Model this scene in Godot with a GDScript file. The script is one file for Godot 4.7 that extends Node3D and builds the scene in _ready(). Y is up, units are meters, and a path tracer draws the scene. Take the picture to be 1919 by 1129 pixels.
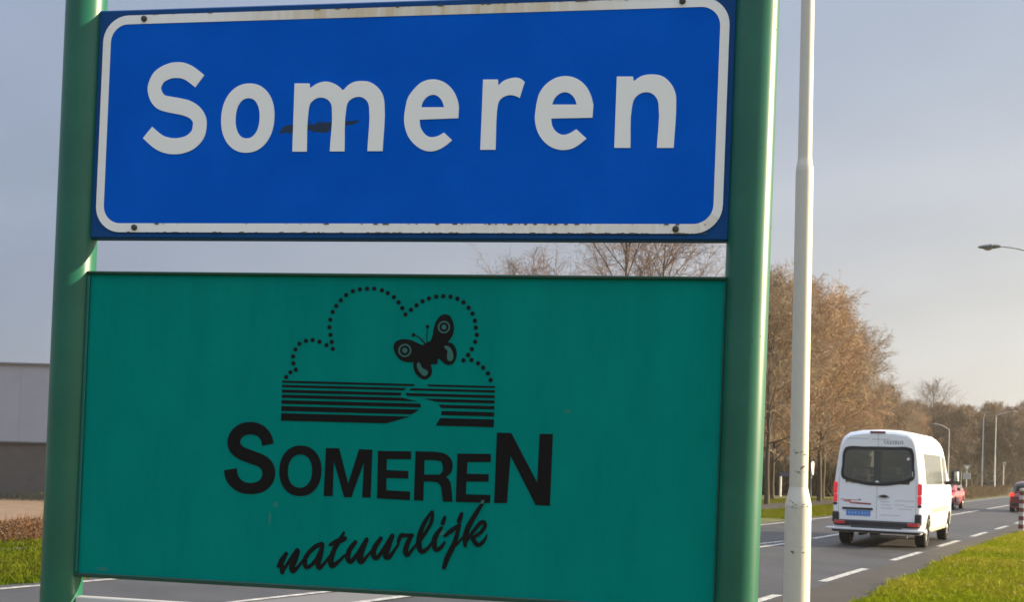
extends Node3D

# The road runs at this angle from the view axis; along / off are metres along it and to its right.
const ROAD_TURN := 0.52665
const WAY := Vector3(0.50264, 0.0, -0.86450)
const ASIDE := Vector3(0.86450, 0.0, 0.50264)

var used := {}
var rng := RandomNumberGenerator.new()


# ---------------------------------------------------------------- mesh builder
class Shape:
	var v := PackedVector3Array()
	var n := PackedVector3Array()
	var c := PackedColorArray()
	var ink := Color.WHITE

	func tri(a: Vector3, b: Vector3, d: Vector3, na: Vector3, nb: Vector3, nd: Vector3) -> void:
		var f := (d - a).cross(b - a)
		if f.dot(na + nb + nd) >= 0.0:
			v.append(a); v.append(b); v.append(d)
			n.append(na); n.append(nb); n.append(nd)
		else:
			v.append(a); v.append(d); v.append(b)
			n.append(na); n.append(nd); n.append(nb)
		c.append(ink); c.append(ink); c.append(ink)

	func flat(a: Vector3, b: Vector3, d: Vector3, out: Vector3) -> void:
		var f := (d - a).cross(b - a)
		if f.length_squared() < 1e-16:
			return
		f = f.normalized()
		if f.dot(out) < 0.0:
			f = -f
		tri(a, b, d, f, f, f)

	func quad(a: Vector3, b: Vector3, d: Vector3, e: Vector3, out: Vector3) -> void:
		flat(a, b, d, out)
		flat(a, d, e, out)

	func box(at: Vector3, size: Vector3, turn := Basis.IDENTITY, bevel := 0.0) -> void:
		var h := size / 2.0
		if bevel <= 0.0:
			for k in 3:
				var i := (k + 1) % 3
				var j := (k + 2) % 3
				for s in [-1.0, 1.0]:
					var p: Array[Vector3] = []
					for q in [[-1, -1], [1, -1], [1, 1], [-1, 1]]:
						var w := Vector3.ZERO
						w[k] = h[k] * s
						w[i] = h[i] * q[0]
						w[j] = h[j] * q[1]
						p.append(at + turn * w)
					var o := Vector3.ZERO
					o[k] = s
					quad(p[0], p[1], p[2], p[3], turn * o)
			return
		# rounded box: each face inset, the strips and corners between them bevelled
		for k in 3:
			var i := (k + 1) % 3
			var j := (k + 2) % 3
			for s in [-1.0, 1.0]:
				var p: Array[Vector3] = []
				for q in [[-1, -1], [1, -1], [1, 1], [-1, 1]]:
					var w := Vector3.ZERO
					w[k] = h[k] * s
					w[i] = (h[i] - bevel) * q[0]
					w[j] = (h[j] - bevel) * q[1]
					p.append(at + turn * w)
				var o := Vector3.ZERO
				o[k] = s
				quad(p[0], p[1], p[2], p[3], turn * o)
			for s in [-1.0, 1.0]:
				for r in [-1.0, 1.0]:
					var o := Vector3.ZERO
					o[i] = s
					o[j] = r
					var p: Array[Vector3] = []
					for q in [[0, -1], [0, 1], [1, 1], [1, -1]]:
						var w := Vector3.ZERO
						w[k] = (h[k] - bevel) * q[1]
						w[i] = s * (h[i] - (0.0 if q[0] == 0 else bevel))
						w[j] = r * (h[j] - (bevel if q[0] == 0 else 0.0))
						p.append(at + turn * w)
					quad(p[0], p[1], p[2], p[3], turn * o)
		for sx in [-1.0, 1.0]:
			for sy in [-1.0, 1.0]:
				for sz in [-1.0, 1.0]:
					var s := Vector3(sx, sy, sz)
					var m := h - Vector3.ONE * bevel
					flat(at + turn * (s * Vector3(h.x, m.y, m.z)), at + turn * (s * Vector3(m.x, h.y, m.z)), at + turn * (s * Vector3(m.x, m.y, h.z)), turn * s)

	# a round bar through points, its radius given at each; smooth round the bar
	func tube(p: PackedVector3Array, r: PackedFloat32Array, sides: int, caps := true) -> void:
		var last_ring := PackedVector3Array()
		var last_out := PackedVector3Array()
		var side := Vector3.ZERO
		for k in p.size():
			var d: Vector3 = (p[mini(k + 1, p.size() - 1)] - p[maxi(k - 1, 0)]).normalized()
			if side == Vector3.ZERO:
				side = d.cross(Vector3.UP if absf(d.y) < 0.9 else Vector3.RIGHT).normalized()
			side = (side - d * side.dot(d)).normalized()
			var other := d.cross(side)
			var ring := PackedVector3Array()
			var outs := PackedVector3Array()
			for i in sides:
				var a := TAU * i / sides
				var o := side * cos(a) + other * sin(a)
				outs.append(o)
				ring.append(p[k] + o * r[k])
			if k > 0:
				for i in sides:
					var j := (i + 1) % sides
					tri(last_ring[i], last_ring[j], ring[j], last_out[i], last_out[j], outs[j])
					if r[k] > 0.0:
						tri(last_ring[i], ring[j], ring[i], last_out[i], outs[j], outs[i])
			if caps and (k == 0 or k == p.size() - 1) and r[k] > 0.0:
				for i in range(1, sides - 1):
					flat(ring[0], ring[i], ring[i + 1], -d if k == 0 else d)
			last_ring = ring
			last_out = outs

	# a profile of (radius, height) pairs turned round an axis
	func lathe(at: Vector3, axis: Vector3, profile: PackedVector2Array, sides: int) -> void:
		var side := axis.cross(Vector3.UP if absf(axis.y) < 0.9 else Vector3.RIGHT).normalized()
		var other := axis.cross(side)
		for k in profile.size() - 1:
			var a := profile[k]
			var b := profile[k + 1]
			var slope := Vector2(b.y - a.y, a.x - b.x).normalized()
			for i in sides:
				var u := TAU * i / sides
				var w := TAU * (i + 1) / sides
				var du := side * cos(u) + other * sin(u)
				var dw := side * cos(w) + other * sin(w)
				var nu := du * slope.x + axis * slope.y
				var nw := dw * slope.x + axis * slope.y
				var p0 := at + du * a.x + axis * a.y
				var p1 := at + dw * a.x + axis * a.y
				var p2 := at + dw * b.x + axis * b.y
				var p3 := at + du * b.x + axis * b.y
				if a.x > 0.0:
					tri(p0, p1, p2, nu, nw, nw)
				if b.x > 0.0:
					tri(p0, p2, p3, nu, nw, nu)

	# an outline in a plane (x, y of the given frame), thick from z0 to z1
	func plate(o: PackedVector2Array, z0: float, z1: float, frame := Transform3D.IDENTITY) -> void:
		var f := Geometry2D.triangulate_polygon(o)
		var up := frame.basis.z.normalized()
		for k in range(0, f.size(), 3):
			var a := o[f[k]]
			var b := o[f[k + 1]]
			var d := o[f[k + 2]]
			flat(frame * Vector3(a.x, a.y, z1), frame * Vector3(b.x, b.y, z1), frame * Vector3(d.x, d.y, z1), up)
			if z0 < z1 - 0.002:
				flat(frame * Vector3(a.x, a.y, z0), frame * Vector3(b.x, b.y, z0), frame * Vector3(d.x, d.y, z0), -up)
		var turn := 1.0 if Geometry2D.is_polygon_clockwise(o) else -1.0
		for k in o.size():
			var a := o[k]
			var b := o[(k + 1) % o.size()]
			var e := b - a
			var out := frame.basis * Vector3(-e.y, e.x, 0) * turn
			quad(frame * Vector3(a.x, a.y, z0), frame * Vector3(b.x, b.y, z0), frame * Vector3(b.x, b.y, z1), frame * Vector3(a.x, a.y, z1), out)

	# the band between two outlines of as many points
	func band(o: PackedVector2Array, q: PackedVector2Array, z0: float, z1: float, frame := Transform3D.IDENTITY) -> void:
		var up := frame.basis.z.normalized()
		for k in o.size():
			var j := (k + 1) % o.size()
			quad(frame * Vector3(o[k].x, o[k].y, z1), frame * Vector3(o[j].x, o[j].y, z1), frame * Vector3(q[j].x, q[j].y, z1), frame * Vector3(q[k].x, q[k].y, z1), up)
			var m := (o[k] + o[j]) / 2.0 - (q[k] + q[j]) / 2.0
			var out := frame.basis * Vector3(m.x, m.y, 0)
			quad(frame * Vector3(o[k].x, o[k].y, z0), frame * Vector3(o[j].x, o[j].y, z0), frame * Vector3(o[j].x, o[j].y, z1), frame * Vector3(o[k].x, o[k].y, z1), out)
			quad(frame * Vector3(q[k].x, q[k].y, z0), frame * Vector3(q[j].x, q[j].y, z0), frame * Vector3(q[j].x, q[j].y, z1), frame * Vector3(q[k].x, q[k].y, z1), -out)

	# a skin over rings of points; cells in «holes» stay open
	func loft(rings: Array, closed: bool, holes := {}, mid := Vector3.ZERO) -> void:
		var m: int = rings[0].size()
		var norms := []
		for k in rings.size():
			var row := PackedVector3Array()
			row.resize(m)
			norms.append(row)
		var cells := []
		for k in rings.size() - 1:
			for i in (m if closed else m - 1):
				var j: int = (i + 1) % m
				var a: Vector3 = rings[k][i]
				var b: Vector3 = rings[k][j]
				var d: Vector3 = rings[k + 1][j]
				var e: Vector3 = rings[k + 1][i]
				var f := (d - a).cross(e - b)
				if f.dot((a + b + d + e) / 4.0 - Vector3(mid.x, mid.y, (a.z + d.z) / 2.0)) < 0.0:
					f = -f
				if f.length_squared() > 1e-14:
					f = f.normalized()
				norms[k][i] += f
				norms[k][j] += f
				norms[k + 1][i] += f
				norms[k + 1][j] += f
				if not holes.has(Vector2i(k, i)):
					cells.append([k, i, j])
		for s in cells:
			var k: int = s[0]
			var i: int = s[1]
			var j: int = s[2]
			var na: Vector3 = norms[k][i].normalized()
			var nb: Vector3 = norms[k][j].normalized()
			var nd: Vector3 = norms[k + 1][j].normalized()
			var ne: Vector3 = norms[k + 1][i].normalized()
			tri(rings[k][i], rings[k][j], rings[k + 1][j], na, nb, nd)
			tri(rings[k][i], rings[k + 1][j], rings[k + 1][i], na, nd, ne)

	func mesh() -> ArrayMesh:
		var a := []
		a.resize(Mesh.ARRAY_MAX)
		a[Mesh.ARRAY_VERTEX] = v
		a[Mesh.ARRAY_NORMAL] = n
		a[Mesh.ARRAY_COLOR] = c
		var m := ArrayMesh.new()
		m.add_surface_from_arrays(Mesh.PRIMITIVE_TRIANGLES, a)
		return m


# ---------------------------------------------------------------- naming helpers
func numbered(parent: Node, called: String) -> String:
	var key := str(parent.get_instance_id()) + called
	var k: int = used.get(key, 0)
	used[key] = k + 1
	return called if k == 0 else "%s_%03d" % [called, k]


func part(called: String, s: Shape, m: Material, parent: Node) -> MeshInstance3D:
	return mesh_part(called, s.mesh(), m, parent)


func mesh_part(called: String, mesh: Mesh, m: Material, parent: Node) -> MeshInstance3D:
	var o := MeshInstance3D.new()
	o.name = numbered(parent, called)
	o.mesh = mesh
	o.material_override = m
	parent.add_child(o, true)
	return o


func thing(called: String, label: String, category: String, at := Vector3.ZERO, turn := 0.0, group := "") -> Node3D:
	var o := Node3D.new()
	o.name = numbered(self, called)
	add_child(o, true)
	o.position = at
	o.rotation.y = turn
	return tag(o, label, category, group)


func tag(o: Node3D, label: String, category: String, group := "", kind := "") -> Node3D:
	o.set_meta("label", label)
	o.set_meta("category", category)
	if group:
		o.set_meta("group", group)
	if kind:
		o.set_meta("kind", kind)
	return o


func structure(called: String, s: Shape, m: Material, label: String, category: String, parent: Node = self) -> MeshInstance3D:
	var o := part(called, s, m, parent)
	tag(o, label, category, "", "structure")
	return o


func copy_of(o: Node3D, label: String, at: Vector3, turn := 0.0) -> Node3D:
	var r: Node3D = o.duplicate()
	var base := String(o.name)
	if base.right(3).is_valid_int():
		base = base.left(base.length() - 4)
	r.name = numbered(self, base)
	add_child(r, true)
	r.position = at
	r.rotation.y = turn
	r.set_meta("label", label)
	return r


# ---------------------------------------------------------------- materials
func paint(c: Color, rough := 0.5, metal := 0.0) -> StandardMaterial3D:
	var m := StandardMaterial3D.new()
	m.albedo_color = c.linear_to_srgb()
	m.roughness = rough
	m.metallic = metal
	return m


func tinted(rough := 0.8) -> StandardMaterial3D:
	var m := paint(Color.WHITE, rough)
	m.vertex_color_use_as_albedo = true
	return m


# a speckled picture between two or three colours (linear), from layers of noise
func speckle(size: int, scales: Array, lo: Color, hi: Color, key: int) -> ImageTexture:
	var layers := []
	for s in scales:
		var f := FastNoiseLite.new()
		f.seed = key + layers.size() * 17
		f.noise_type = FastNoiseLite.TYPE_SIMPLEX_SMOOTH
		f.frequency = s[0]
		f.fractal_octaves = 3
		layers.append(f.get_seamless_image(size, size))
	var im := Image.create_empty(size, size, false, Image.FORMAT_RGB8)
	for y in size:
		for x in size:
			var t := 0.5
			for k in layers.size():
				t += (layers[k].get_pixel(x, y).r - 0.5) * float(scales[k][1])
			im.set_pixel(x, y, lo.lerp(hi, clampf(t, 0.0, 1.0)).linear_to_srgb())
	return ImageTexture.create_from_image(im)


func textured(t: ImageTexture, metres: float, rough := 0.9, world := true, bump := 0.0) -> StandardMaterial3D:
	var m := paint(Color.WHITE, rough)
	m.albedo_texture = t
	m.uv1_triplanar = true
	m.uv1_world_triplanar = world
	m.uv1_scale = Vector3.ONE / metres
	if bump > 0.0:
		m.heightmap_enabled = true
		m.heightmap_texture = t
		m.heightmap_scale = bump
	return m


# ---------------------------------------------------------------- outlines
func mm(a: Array) -> PackedVector2Array:
	var o := PackedVector2Array()
	for k in range(0, a.size(), 2):
		o.append(Vector2(a[k], a[k + 1]) * 0.001)
	return o


# rounds a closed outline except where it turns sharply
func rounded(o: PackedVector2Array, sharp := 0.75, steps := 4) -> PackedVector2Array:
	var n := o.size()
	var tang := PackedVector2Array()
	var hard := []
	for k in n:
		var a := (o[k] - o[(k + n - 1) % n])
		var b := (o[(k + 1) % n] - o[k])
		hard.append(absf(a.angle_to(b)) > sharp)
		tang.append((a.normalized() + b.normalized()).normalized())
	var r := PackedVector2Array()
	for k in n:
		var j := (k + 1) % n
		var l := o[k].distance_to(o[j])
		var dir := (o[j] - o[k]) / maxf(l, 1e-6)
		r.append(o[k])
		if hard[k] and hard[j]:
			continue
		var t0: Vector2 = dir if hard[k] else tang[k]
		var t1: Vector2 = dir if hard[j] else tang[j]
		for s in range(1, steps):
			var u := float(s) / steps
			var q := o[k].bezier_interpolate(o[k] + t0 * l / 3.0, o[j] - t1 * l / 3.0, o[j], u)
			r.append(q)
	return r


# a brush line: x, y, width in millimetres; one outline
func brush(a: Array, round_ends := false) -> PackedVector2Array:
	var p := PackedVector2Array()
	var w := PackedFloat32Array()
	var n := a.size() / 3
	for k in n:
		p.append(Vector2(a[k * 3], a[k * 3 + 1]) * 0.001)
		w.append(a[k * 3 + 2] * 0.0005)
	var q := PackedVector2Array()
	var qw := PackedFloat32Array()
	for k in n - 1:
		var before := p[maxi(k - 1, 0)] if k > 0 else p[0] * 2.0 - p[1]
		var after := p[k + 2] if k + 2 < n else p[k + 1] * 2.0 - p[k]
		for s in 5:
			var u := s / 5.0
			q.append(p[k].cubic_interpolate(p[k + 1], before, after, u))
			qw.append(lerpf(w[k], w[k + 1], u))
	q.append(p[n - 1])
	qw.append(w[n - 1])
	var left := PackedVector2Array()
	var right := PackedVector2Array()
	var m := q.size()
	for k in m:
		var d := (q[mini(k + 1, m - 1)] - q[maxi(k - 1, 0)]).normalized()
		var s := Vector2(-d.y, d.x)
		if round_ends and k == 0:
			for i in range(1, 6):
				var an := PI * i / 6.0
				left.append(q[0] + (-s * cos(an) - d * sin(an)) * qw[0])
		left.append(q[k] + s * qw[k])
		right.append(q[k] - s * qw[k])
		if round_ends and k == m - 1:
			for i in range(1, 6):
				var an := PI * i / 6.0
				left.append(q[k] + (s * cos(an) + d * sin(an)) * qw[k])
	right.reverse()
	left.append_array(right)
	return left


# the strip along a brush line drawn as quads, so that it may bend tightly
func brush_strip(s: Shape, a: Array, z0: float, z1: float, round_ends := false) -> void:
	var o := brush(a, round_ends)
	var f := Geometry2D.triangulate_polygon(o)
	if f.size() > 0:
		s.plate(o, z0, z1)
		return
	for g in Geometry2D.merge_polygons(o, PackedVector2Array([o[0], o[0] + Vector2(0.0001, 0), o[0] + Vector2(0, 0.0001)])):
		if not Geometry2D.is_polygon_clockwise(g):
			s.plate(g, z0, z1)


func ellipse(at: Vector2, rx: float, ry: float, n := 48, power := 2.0) -> PackedVector2Array:
	var o := PackedVector2Array()
	for k in n:
		var a := TAU * k / n
		var c := cos(a)
		var s := sin(a)
		o.append(at + Vector2(signf(c) * pow(absf(c), 2.0 / power) * rx, signf(s) * pow(absf(s), 2.0 / power) * ry))
	return o


func round_rect(x0: float, y0: float, x1: float, y1: float, r: float, n := 8) -> PackedVector2Array:
	var o := PackedVector2Array()
	for q in [[x1 - r, y1 - r, 0.0], [x0 + r, y1 - r, 0.5], [x0 + r, y0 + r, 1.0], [x1 - r, y0 + r, 1.5]]:
		for k in n + 1:
			var a: float = (q[2] + 0.5 * k / n) * PI
			o.append(Vector2(q[0] + cos(a) * r, q[1] + sin(a) * r))
	return o


func road(along: float, off: float, y := 0.0) -> Vector3:
	return WAY * along + ASIDE * off + Vector3(0, y, 0)


# ---------------------------------------------------------------- plants
func spike(s: Shape, a: Vector3, b: Vector3, r: float) -> void:
	var d := (b - a).normalized()
	var u := d.cross(Vector3(0.31, 0.77, -0.56)).normalized()
	var w := d.cross(u)
	var o0 := u
	var o1 := u * -0.5 + w * 0.866
	var o2 := u * -0.5 - w * 0.866
	s.tri(a + o0 * r, a + o1 * r, b, o0, o1, (o0 + o1).normalized())
	s.tri(a + o1 * r, a + o2 * r, b, o1, o2, (o1 + o2).normalized())
	s.tri(a + o2 * r, a + o0 * r, b, o2, o0, (o2 + o0).normalized())


# a bare tree: [trunk with its limbs, crown of twigs]
func grow(key: int, high: float, wide: float, low: float, fine: int, twig_r: float, tone: Color) -> Array:
	var g := RandomNumberGenerator.new()
	g.seed = key
	var trunk := Shape.new()
	var crown := Shape.new()
	var stem := PackedVector3Array()
	var stem_r := PackedFloat32Array()
	var drift := Vector3(g.randf_range(-0.03, 0.03), 0, g.randf_range(-0.03, 0.03))
	var steps := 12
	for k in steps + 1:
		var t := float(k) / steps
		stem.append(Vector3(g.randf_range(-0.05, 0.05), 0, g.randf_range(-0.05, 0.05)) * (1.0 if k > 0 else 0.0) + drift * high * t * t + Vector3(0, high * 0.93 * t, 0))
		stem_r.append(high * 0.0105 * (1.25 - 0.25 * t if k == 0 else 1.0) * pow(1.0 - t * 0.93, 0.8))
	trunk.ink = Color(0.085, 0.07, 0.05)
	trunk.tube(stem, stem_r, 9)
	var limbs := 30
	for i in limbs:
		var t := lerpf(low, 0.97, pow((i + g.randf()) / limbs, 0.9))
		var at := stem[int(t * steps)].lerp(stem[mini(int(t * steps) + 1, steps)], fmod(t * steps, 1.0))
		var a := i * 2.39996 + g.randf_range(-0.35, 0.35)
		var q := (t - low) / (1.0 - low)
		var reach := wide * (sin(PI * clampf(0.22 + q * 0.72, 0, 1)) * 0.95 + 0.12) * g.randf_range(0.75, 1.1)
		var rise := lerpf(0.25, 1.5, q) + g.randf_range(-0.15, 0.2)
		var dir := Vector3(cos(a), rise, sin(a)).normalized()
		var limb := PackedVector3Array()
		var limb_r := PackedFloat32Array()
		var p := at
		var r0 := high * 0.0105 * pow(1.0 - t * 0.93, 0.8) * 0.55
		for k in 7:
			limb.append(p)
			limb_r.append(r0 * (1.0 - k / 6.6))
			dir = (dir + Vector3(g.randf_range(-0.16, 0.16), g.randf_range(-0.02, 0.16), g.randf_range(-0.16, 0.16))).normalized()
			p += dir * reach / 6.0
		trunk.tube(limb, limb_r, 5, false)
		for j in 16:
			var u := lerpf(0.18, 1.0, (j + g.randf()) / 16.0)
			var f := u * 6.0
			var from := limb[mini(int(f), 5)].lerp(limb[mini(int(f) + 1, 6)], clampf(f - int(f), 0, 1))
			var along := (limb[mini(int(f) + 1, 6)] - limb[mini(int(f), 5)]).normalized()
			var out := (along + Vector3(g.randf_range(-1, 1), g.randf_range(-0.75, 0.75), g.randf_range(-1, 1)) * 1.1).normalized()
			var l := reach * g.randf_range(0.30, 0.58) * (1.15 - 0.4 * u)
			var end := from + out * l
			var warm := g.randf_range(0.75, 1.3)
			crown.ink = Color(tone.r * warm, tone.g * warm * g.randf_range(0.93, 1.05), tone.b * warm)
			spike(crown, from, end, twig_r * 2.2)
			for b in 8:
				var x := lerpf(0.15, 1.0, (b + g.randf()) / 8.0)
				var base := from.lerp(end, x)
				var o2 := (out + Vector3(g.randf_range(-1, 1), g.randf_range(-0.85, 0.7), g.randf_range(-1, 1)) * 1.25).normalized()
				var l2 := l * g.randf_range(0.25, 0.6)
				var e2 := base + o2 * l2
				spike(crown, base, e2, twig_r * 1.3)
				for e in fine:
					var o3 := (o2 + Vector3(g.randf_range(-1, 1), g.randf_range(-0.9, 0.75), g.randf_range(-1, 1)) * 1.5).normalized()
					var b3 := base.lerp(e2, g.randf_range(0.25, 1.0))
					spike(crown, b3, b3 + o3 * l2 * g.randf_range(0.25, 0.6), twig_r)
	return [trunk.mesh(), crown.mesh()]


func tree(meshes: Array, bark: Material, twig: Material, label: String, at: Vector3, turn: float, size: float, group := "") -> Node3D:
	var t := thing("bare_tree", label, "tree", at, turn, group)
	mesh_part("trunk", meshes[0], bark, t).scale = Vector3.ONE * size
	mesh_part("crown", meshes[1], twig, t).scale = Vector3.ONE * size
	return t


func scatter(called: String, mesh: Mesh, m: Material, where: Array, tints: Array, parent: Node = self) -> MultiMeshInstance3D:
	var many := MultiMesh.new()
	many.transform_format = MultiMesh.TRANSFORM_3D
	many.use_colors = true
	many.mesh = mesh
	many.instance_count = where.size()
	for k in where.size():
		many.set_instance_transform(k, where[k])
		many.set_instance_color(k, tints[k])
	var o := MultiMeshInstance3D.new()
	o.name = numbered(parent, called)
	o.multimesh = many
	o.material_override = m
	parent.add_child(o, true)
	return o


# a tuft of grass blades, 0.1 m across at unit size
func tuft(key: int, blades: int, high: float, spread: float) -> ArrayMesh:
	var g := RandomNumberGenerator.new()
	g.seed = key
	var s := Shape.new()
	for b in blades:
		var a := g.randf() * TAU
		var p := Vector3(cos(a), 0, sin(a)) * sqrt(g.randf()) * spread
		var lean := Vector3(g.randf_range(-1, 1), 0, g.randf_range(-1, 1)) * 0.55
		var l := high * g.randf_range(0.55, 1.15)
		var side := Vector3(sin(a * 3.0), 0, cos(a * 3.0)) * 0.0045
		var k := g.randf_range(0.75, 1.25)
		s.ink = Color(k, k * g.randf_range(0.94, 1.04), k * 0.9)
		var knee := p + (Vector3.UP + lean * 0.4) * l * 0.55
		var tip := p + (Vector3.UP * 0.82 + lean) * l
		var n := side.cross(Vector3.UP).normalized()
		s.tri(p - side, p + side, knee + side * 0.8, n, n, n)
		s.tri(p - side, knee + side * 0.8, knee - side * 0.8, n, n, n)
		s.tri(knee - side * 0.8, knee + side * 0.8, tip, n, n, n)
	return s.mesh()


# a hedge of small leaves and twigs along a line of road places
func hedge_leaves(key: int, ends: Array, wide: float, high: float, leaves: int, tone: Color) -> Shape:
	var g := RandomNumberGenerator.new()
	g.seed = key
	var f := FastNoiseLite.new()
	f.seed = key
	f.frequency = 0.35
	var s := Shape.new()
	var a: Vector3 = ends[0]
	var b: Vector3 = ends[1]
	var dir := (b - a).normalized()
	var cross := dir.cross(Vector3.UP)
	var l := a.distance_to(b)
	for k in leaves:
		var u := g.randf() * l
		var h := high * (1.0 + 0.35 * f.get_noise_2d(u * 1.5, 0.0))
		var y := h * pow(g.randf(), 0.75)
		var p := a + dir * u + cross * g.randf_range(-0.5, 0.5) * wide * (1.0 - 0.35 * y / h) + Vector3(0, y, 0)
		var w := g.randf_range(0.6, 1.4)
		s.ink = Color(tone.r * w, tone.g * w * g.randf_range(0.85, 1.12), tone.b * w)
		if k % 4 == 0:
			spike(s, p - Vector3(0, 0.12, 0), p + Vector3(g.randf_range(-0.14, 0.14), g.randf_range(0.05, 0.22), g.randf_range(-0.14, 0.14)), 0.006)
			continue
		var n := Vector3(g.randf_range(-1, 1), g.randf_range(-0.3, 1), g.randf_range(-1, 1)).normalized()
		var e := n.cross(Vector3(0.4, 0.8, 0.3)).normalized() * 0.02
		var t := n.cross(e) * 0.8
		s.tri(p - e, p + t, p + e, n, n, n)
		s.tri(p - e, p + e, p - t, n, n, n)
	return s


# ---------------------------------------------------------------- the place-name sign
func place_sign() -> void:
	var green := textured(speckle(256, [[0.01, 0.7], [0.12, 0.35]], Color(0.005, 0.096, 0.058), Color(0.010, 0.130, 0.080), 19), 0.5, 0.36, false)
	green.metallic_specular = 0.5
	var blue := textured(speckle(256, [[0.02, 0.7], [0.2, 0.25]], Color(0.0015, 0.092, 0.56), Color(0.004, 0.120, 0.66), 5), 0.9, 0.42, false)
	var blue_edge := paint(Color(0.010, 0.066, 0.23), 0.5)
	blue_edge.metallic_specular = 0.2
	var white := tinted(0.5)
	var teal := textured(speckle(256, [[0.012, 0.9], [0.06, 0.5]], Color(0.0004, 0.205, 0.180), Color(0.0008, 0.236, 0.204), 9), 1.1, 0.3, false)
	blue.metallic_specular = 0.06
	teal.metallic_specular = 0.1
	teal.uv1_scale = Vector3(3.6, 0.8, 3.6)
	var rail := paint(Color(0.005, 0.055, 0.034), 0.5)
	var black := paint(Color(0.011, 0.010, 0.010), 0.6)
	black.metallic_specular = 0.2
	var steel := paint(Color(0.06, 0.055, 0.05), 0.6, 0.3)

	var sign := thing("place_name_sign", "green two-post place-name sign with a blue board above a green board", "sign")
	sign.rotation = Vector3(-0.01259, -0.16733, -0.00902)
	sign.position = Vector3(-0.2224, 2.5849, -2.0450) - sign.basis.y * 2.5852
	var top := 2.5852

	for s in [-1.0, 1.0]:
		var post := Shape.new()
		post.lathe(Vector3(0, -0.4, 0), Vector3.UP, PackedVector2Array([Vector2(0.038, 0), Vector2(0.038, 3.33), Vector2(0.0365, 3.345), Vector2(0.03, 3.352), Vector2(0, 3.355)]), 48)
		var o := part("post", post, green, sign)
		o.position = Vector3(s * 0.634, 0, -0.014)
		# chips and scuffs in the paint of the post
		var q := RandomNumberGenerator.new()
		q.seed = 40 + int(s)
		var chips := Shape.new()
		for k in 46:
			var a := PI * 0.5 + q.randf_range(-1.3, 1.3)
			var out := Vector3(cos(a), 0, sin(a))
			var f := Transform3D(Basis(Vector3.UP.cross(out).normalized(), Vector3.UP, out), out * 0.038 + Vector3(0, q.randf_range(1.3, 2.9), 0))
			chips.plate(ellipse(Vector2.ZERO, 0.0005 + 0.0015 * pow(q.randf(), 3.0), 0.0008 + 0.006 * pow(q.randf(), 3.0), 7), -0.002, 0.0003, f)
		part("paint_chips", chips, paint(Color(0.05, 0.10, 0.07), 0.8), o).set_meta("kind", "stuff")

	# the blue board: body, face, white border, letters, bolts
	var frame := Transform3D(Basis.IDENTITY, Vector3(0, top, 0))
	var s := Shape.new()
	s.box(Vector3(0, top - 0.219, -0.0135), Vector3(1.2, 0.438, 0.025), Basis.IDENTITY, 0.003)
	var board := part("blue_board", s, blue_edge, sign)
	s = Shape.new()
	s.plate(round_rect(-0.582, -0.421, 0.582, -0.018, 0.045, 8), -0.0008, 0.0003, frame)
	part("face", s, blue, board)
	s = Shape.new()
	var outer := round_rect(-0.5875, -0.4265, 0.5875, -0.0125, 0.05, 10)
	var inner := round_rect(-0.5715, -0.4095, 0.5715, -0.0295, 0.034, 10)
	# the long bars cut into short lengths, so that the brown stains on the paint keep their own shape
	var cut_o := PackedVector2Array()
	var cut_i := PackedVector2Array()
	for k in outer.size():
		var j := (k + 1) % outer.size()
		var parts := int(maxf(1.0, outer[k].distance_to(outer[j]) / 0.008))
		for q in parts:
			cut_o.append(outer[k].lerp(outer[j], float(q) / parts))
			cut_i.append(inner[k].lerp(inner[j], float(q) / parts))
	var soil := FastNoiseLite.new()
	soil.seed = 3
	soil.frequency = 9.0
	for k in cut_o.size():
		var j := (k + 1) % cut_o.size()
		var m := (cut_o[k] + cut_i[k]) / 2.0
		var age := 0.0
		if m.y > -0.05:
			age = smoothstep(-0.42, -0.1, m.x) * (1.0 - smoothstep(0.2, 0.5, m.x)) * (0.75 + 0.5 * soil.get_noise_2d(m.x * 4.0, 1.0))
		elif m.y < -0.4:
			age = 0.35 * smoothstep(-0.2, 0.5, m.x) * (0.8 + soil.get_noise_2d(m.x * 6.0, 7.0))
		age = clampf(age + 0.12 * soil.get_noise_2d(m.x * 8.0, m.y * 8.0), 0.0, 1.0)
		s.ink = Color(0.88, 0.865, 0.86).lerp(Color(0.66, 0.53, 0.36), age)
		var f := frame
		f.origin.z = 0.0012
		var z := Vector3(0, 0, 1)
		s.quad(f * Vector3(cut_o[k].x, cut_o[k].y, 0), f * Vector3(cut_o[j].x, cut_o[j].y, 0), f * Vector3(cut_i[j].x, cut_i[j].y, 0), f * Vector3(cut_i[k].x, cut_i[k].y, 0), z)
	part("white_border", s, white, board)
	# dark specks of dirt along the lower edge and the seam of the border
	var g := RandomNumberGenerator.new()
	g.seed = 12
	s = Shape.new()
	for k in 280:
		var low := g.randf() < 0.75
		var q := Vector2(lerpf(-0.55, 0.56, pow(g.randf(), 0.7)), (-0.4105 if g.randf() < 0.25 else -0.4265) if low else -0.0125)
		var w := 0.0007 + 0.0026 * pow(g.randf(), 3.0)
		s.plate(ellipse(q, w * g.randf_range(1.0, 2.2), w * 0.5, 7), 0.0014, 0.0017 + 0.0005 * g.randf(), frame)
	var dirt := part("dirt_specks", s, paint(Color(0.10, 0.09, 0.065), 0.9), board)
	dirt.set_meta("kind", "stuff")
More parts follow.
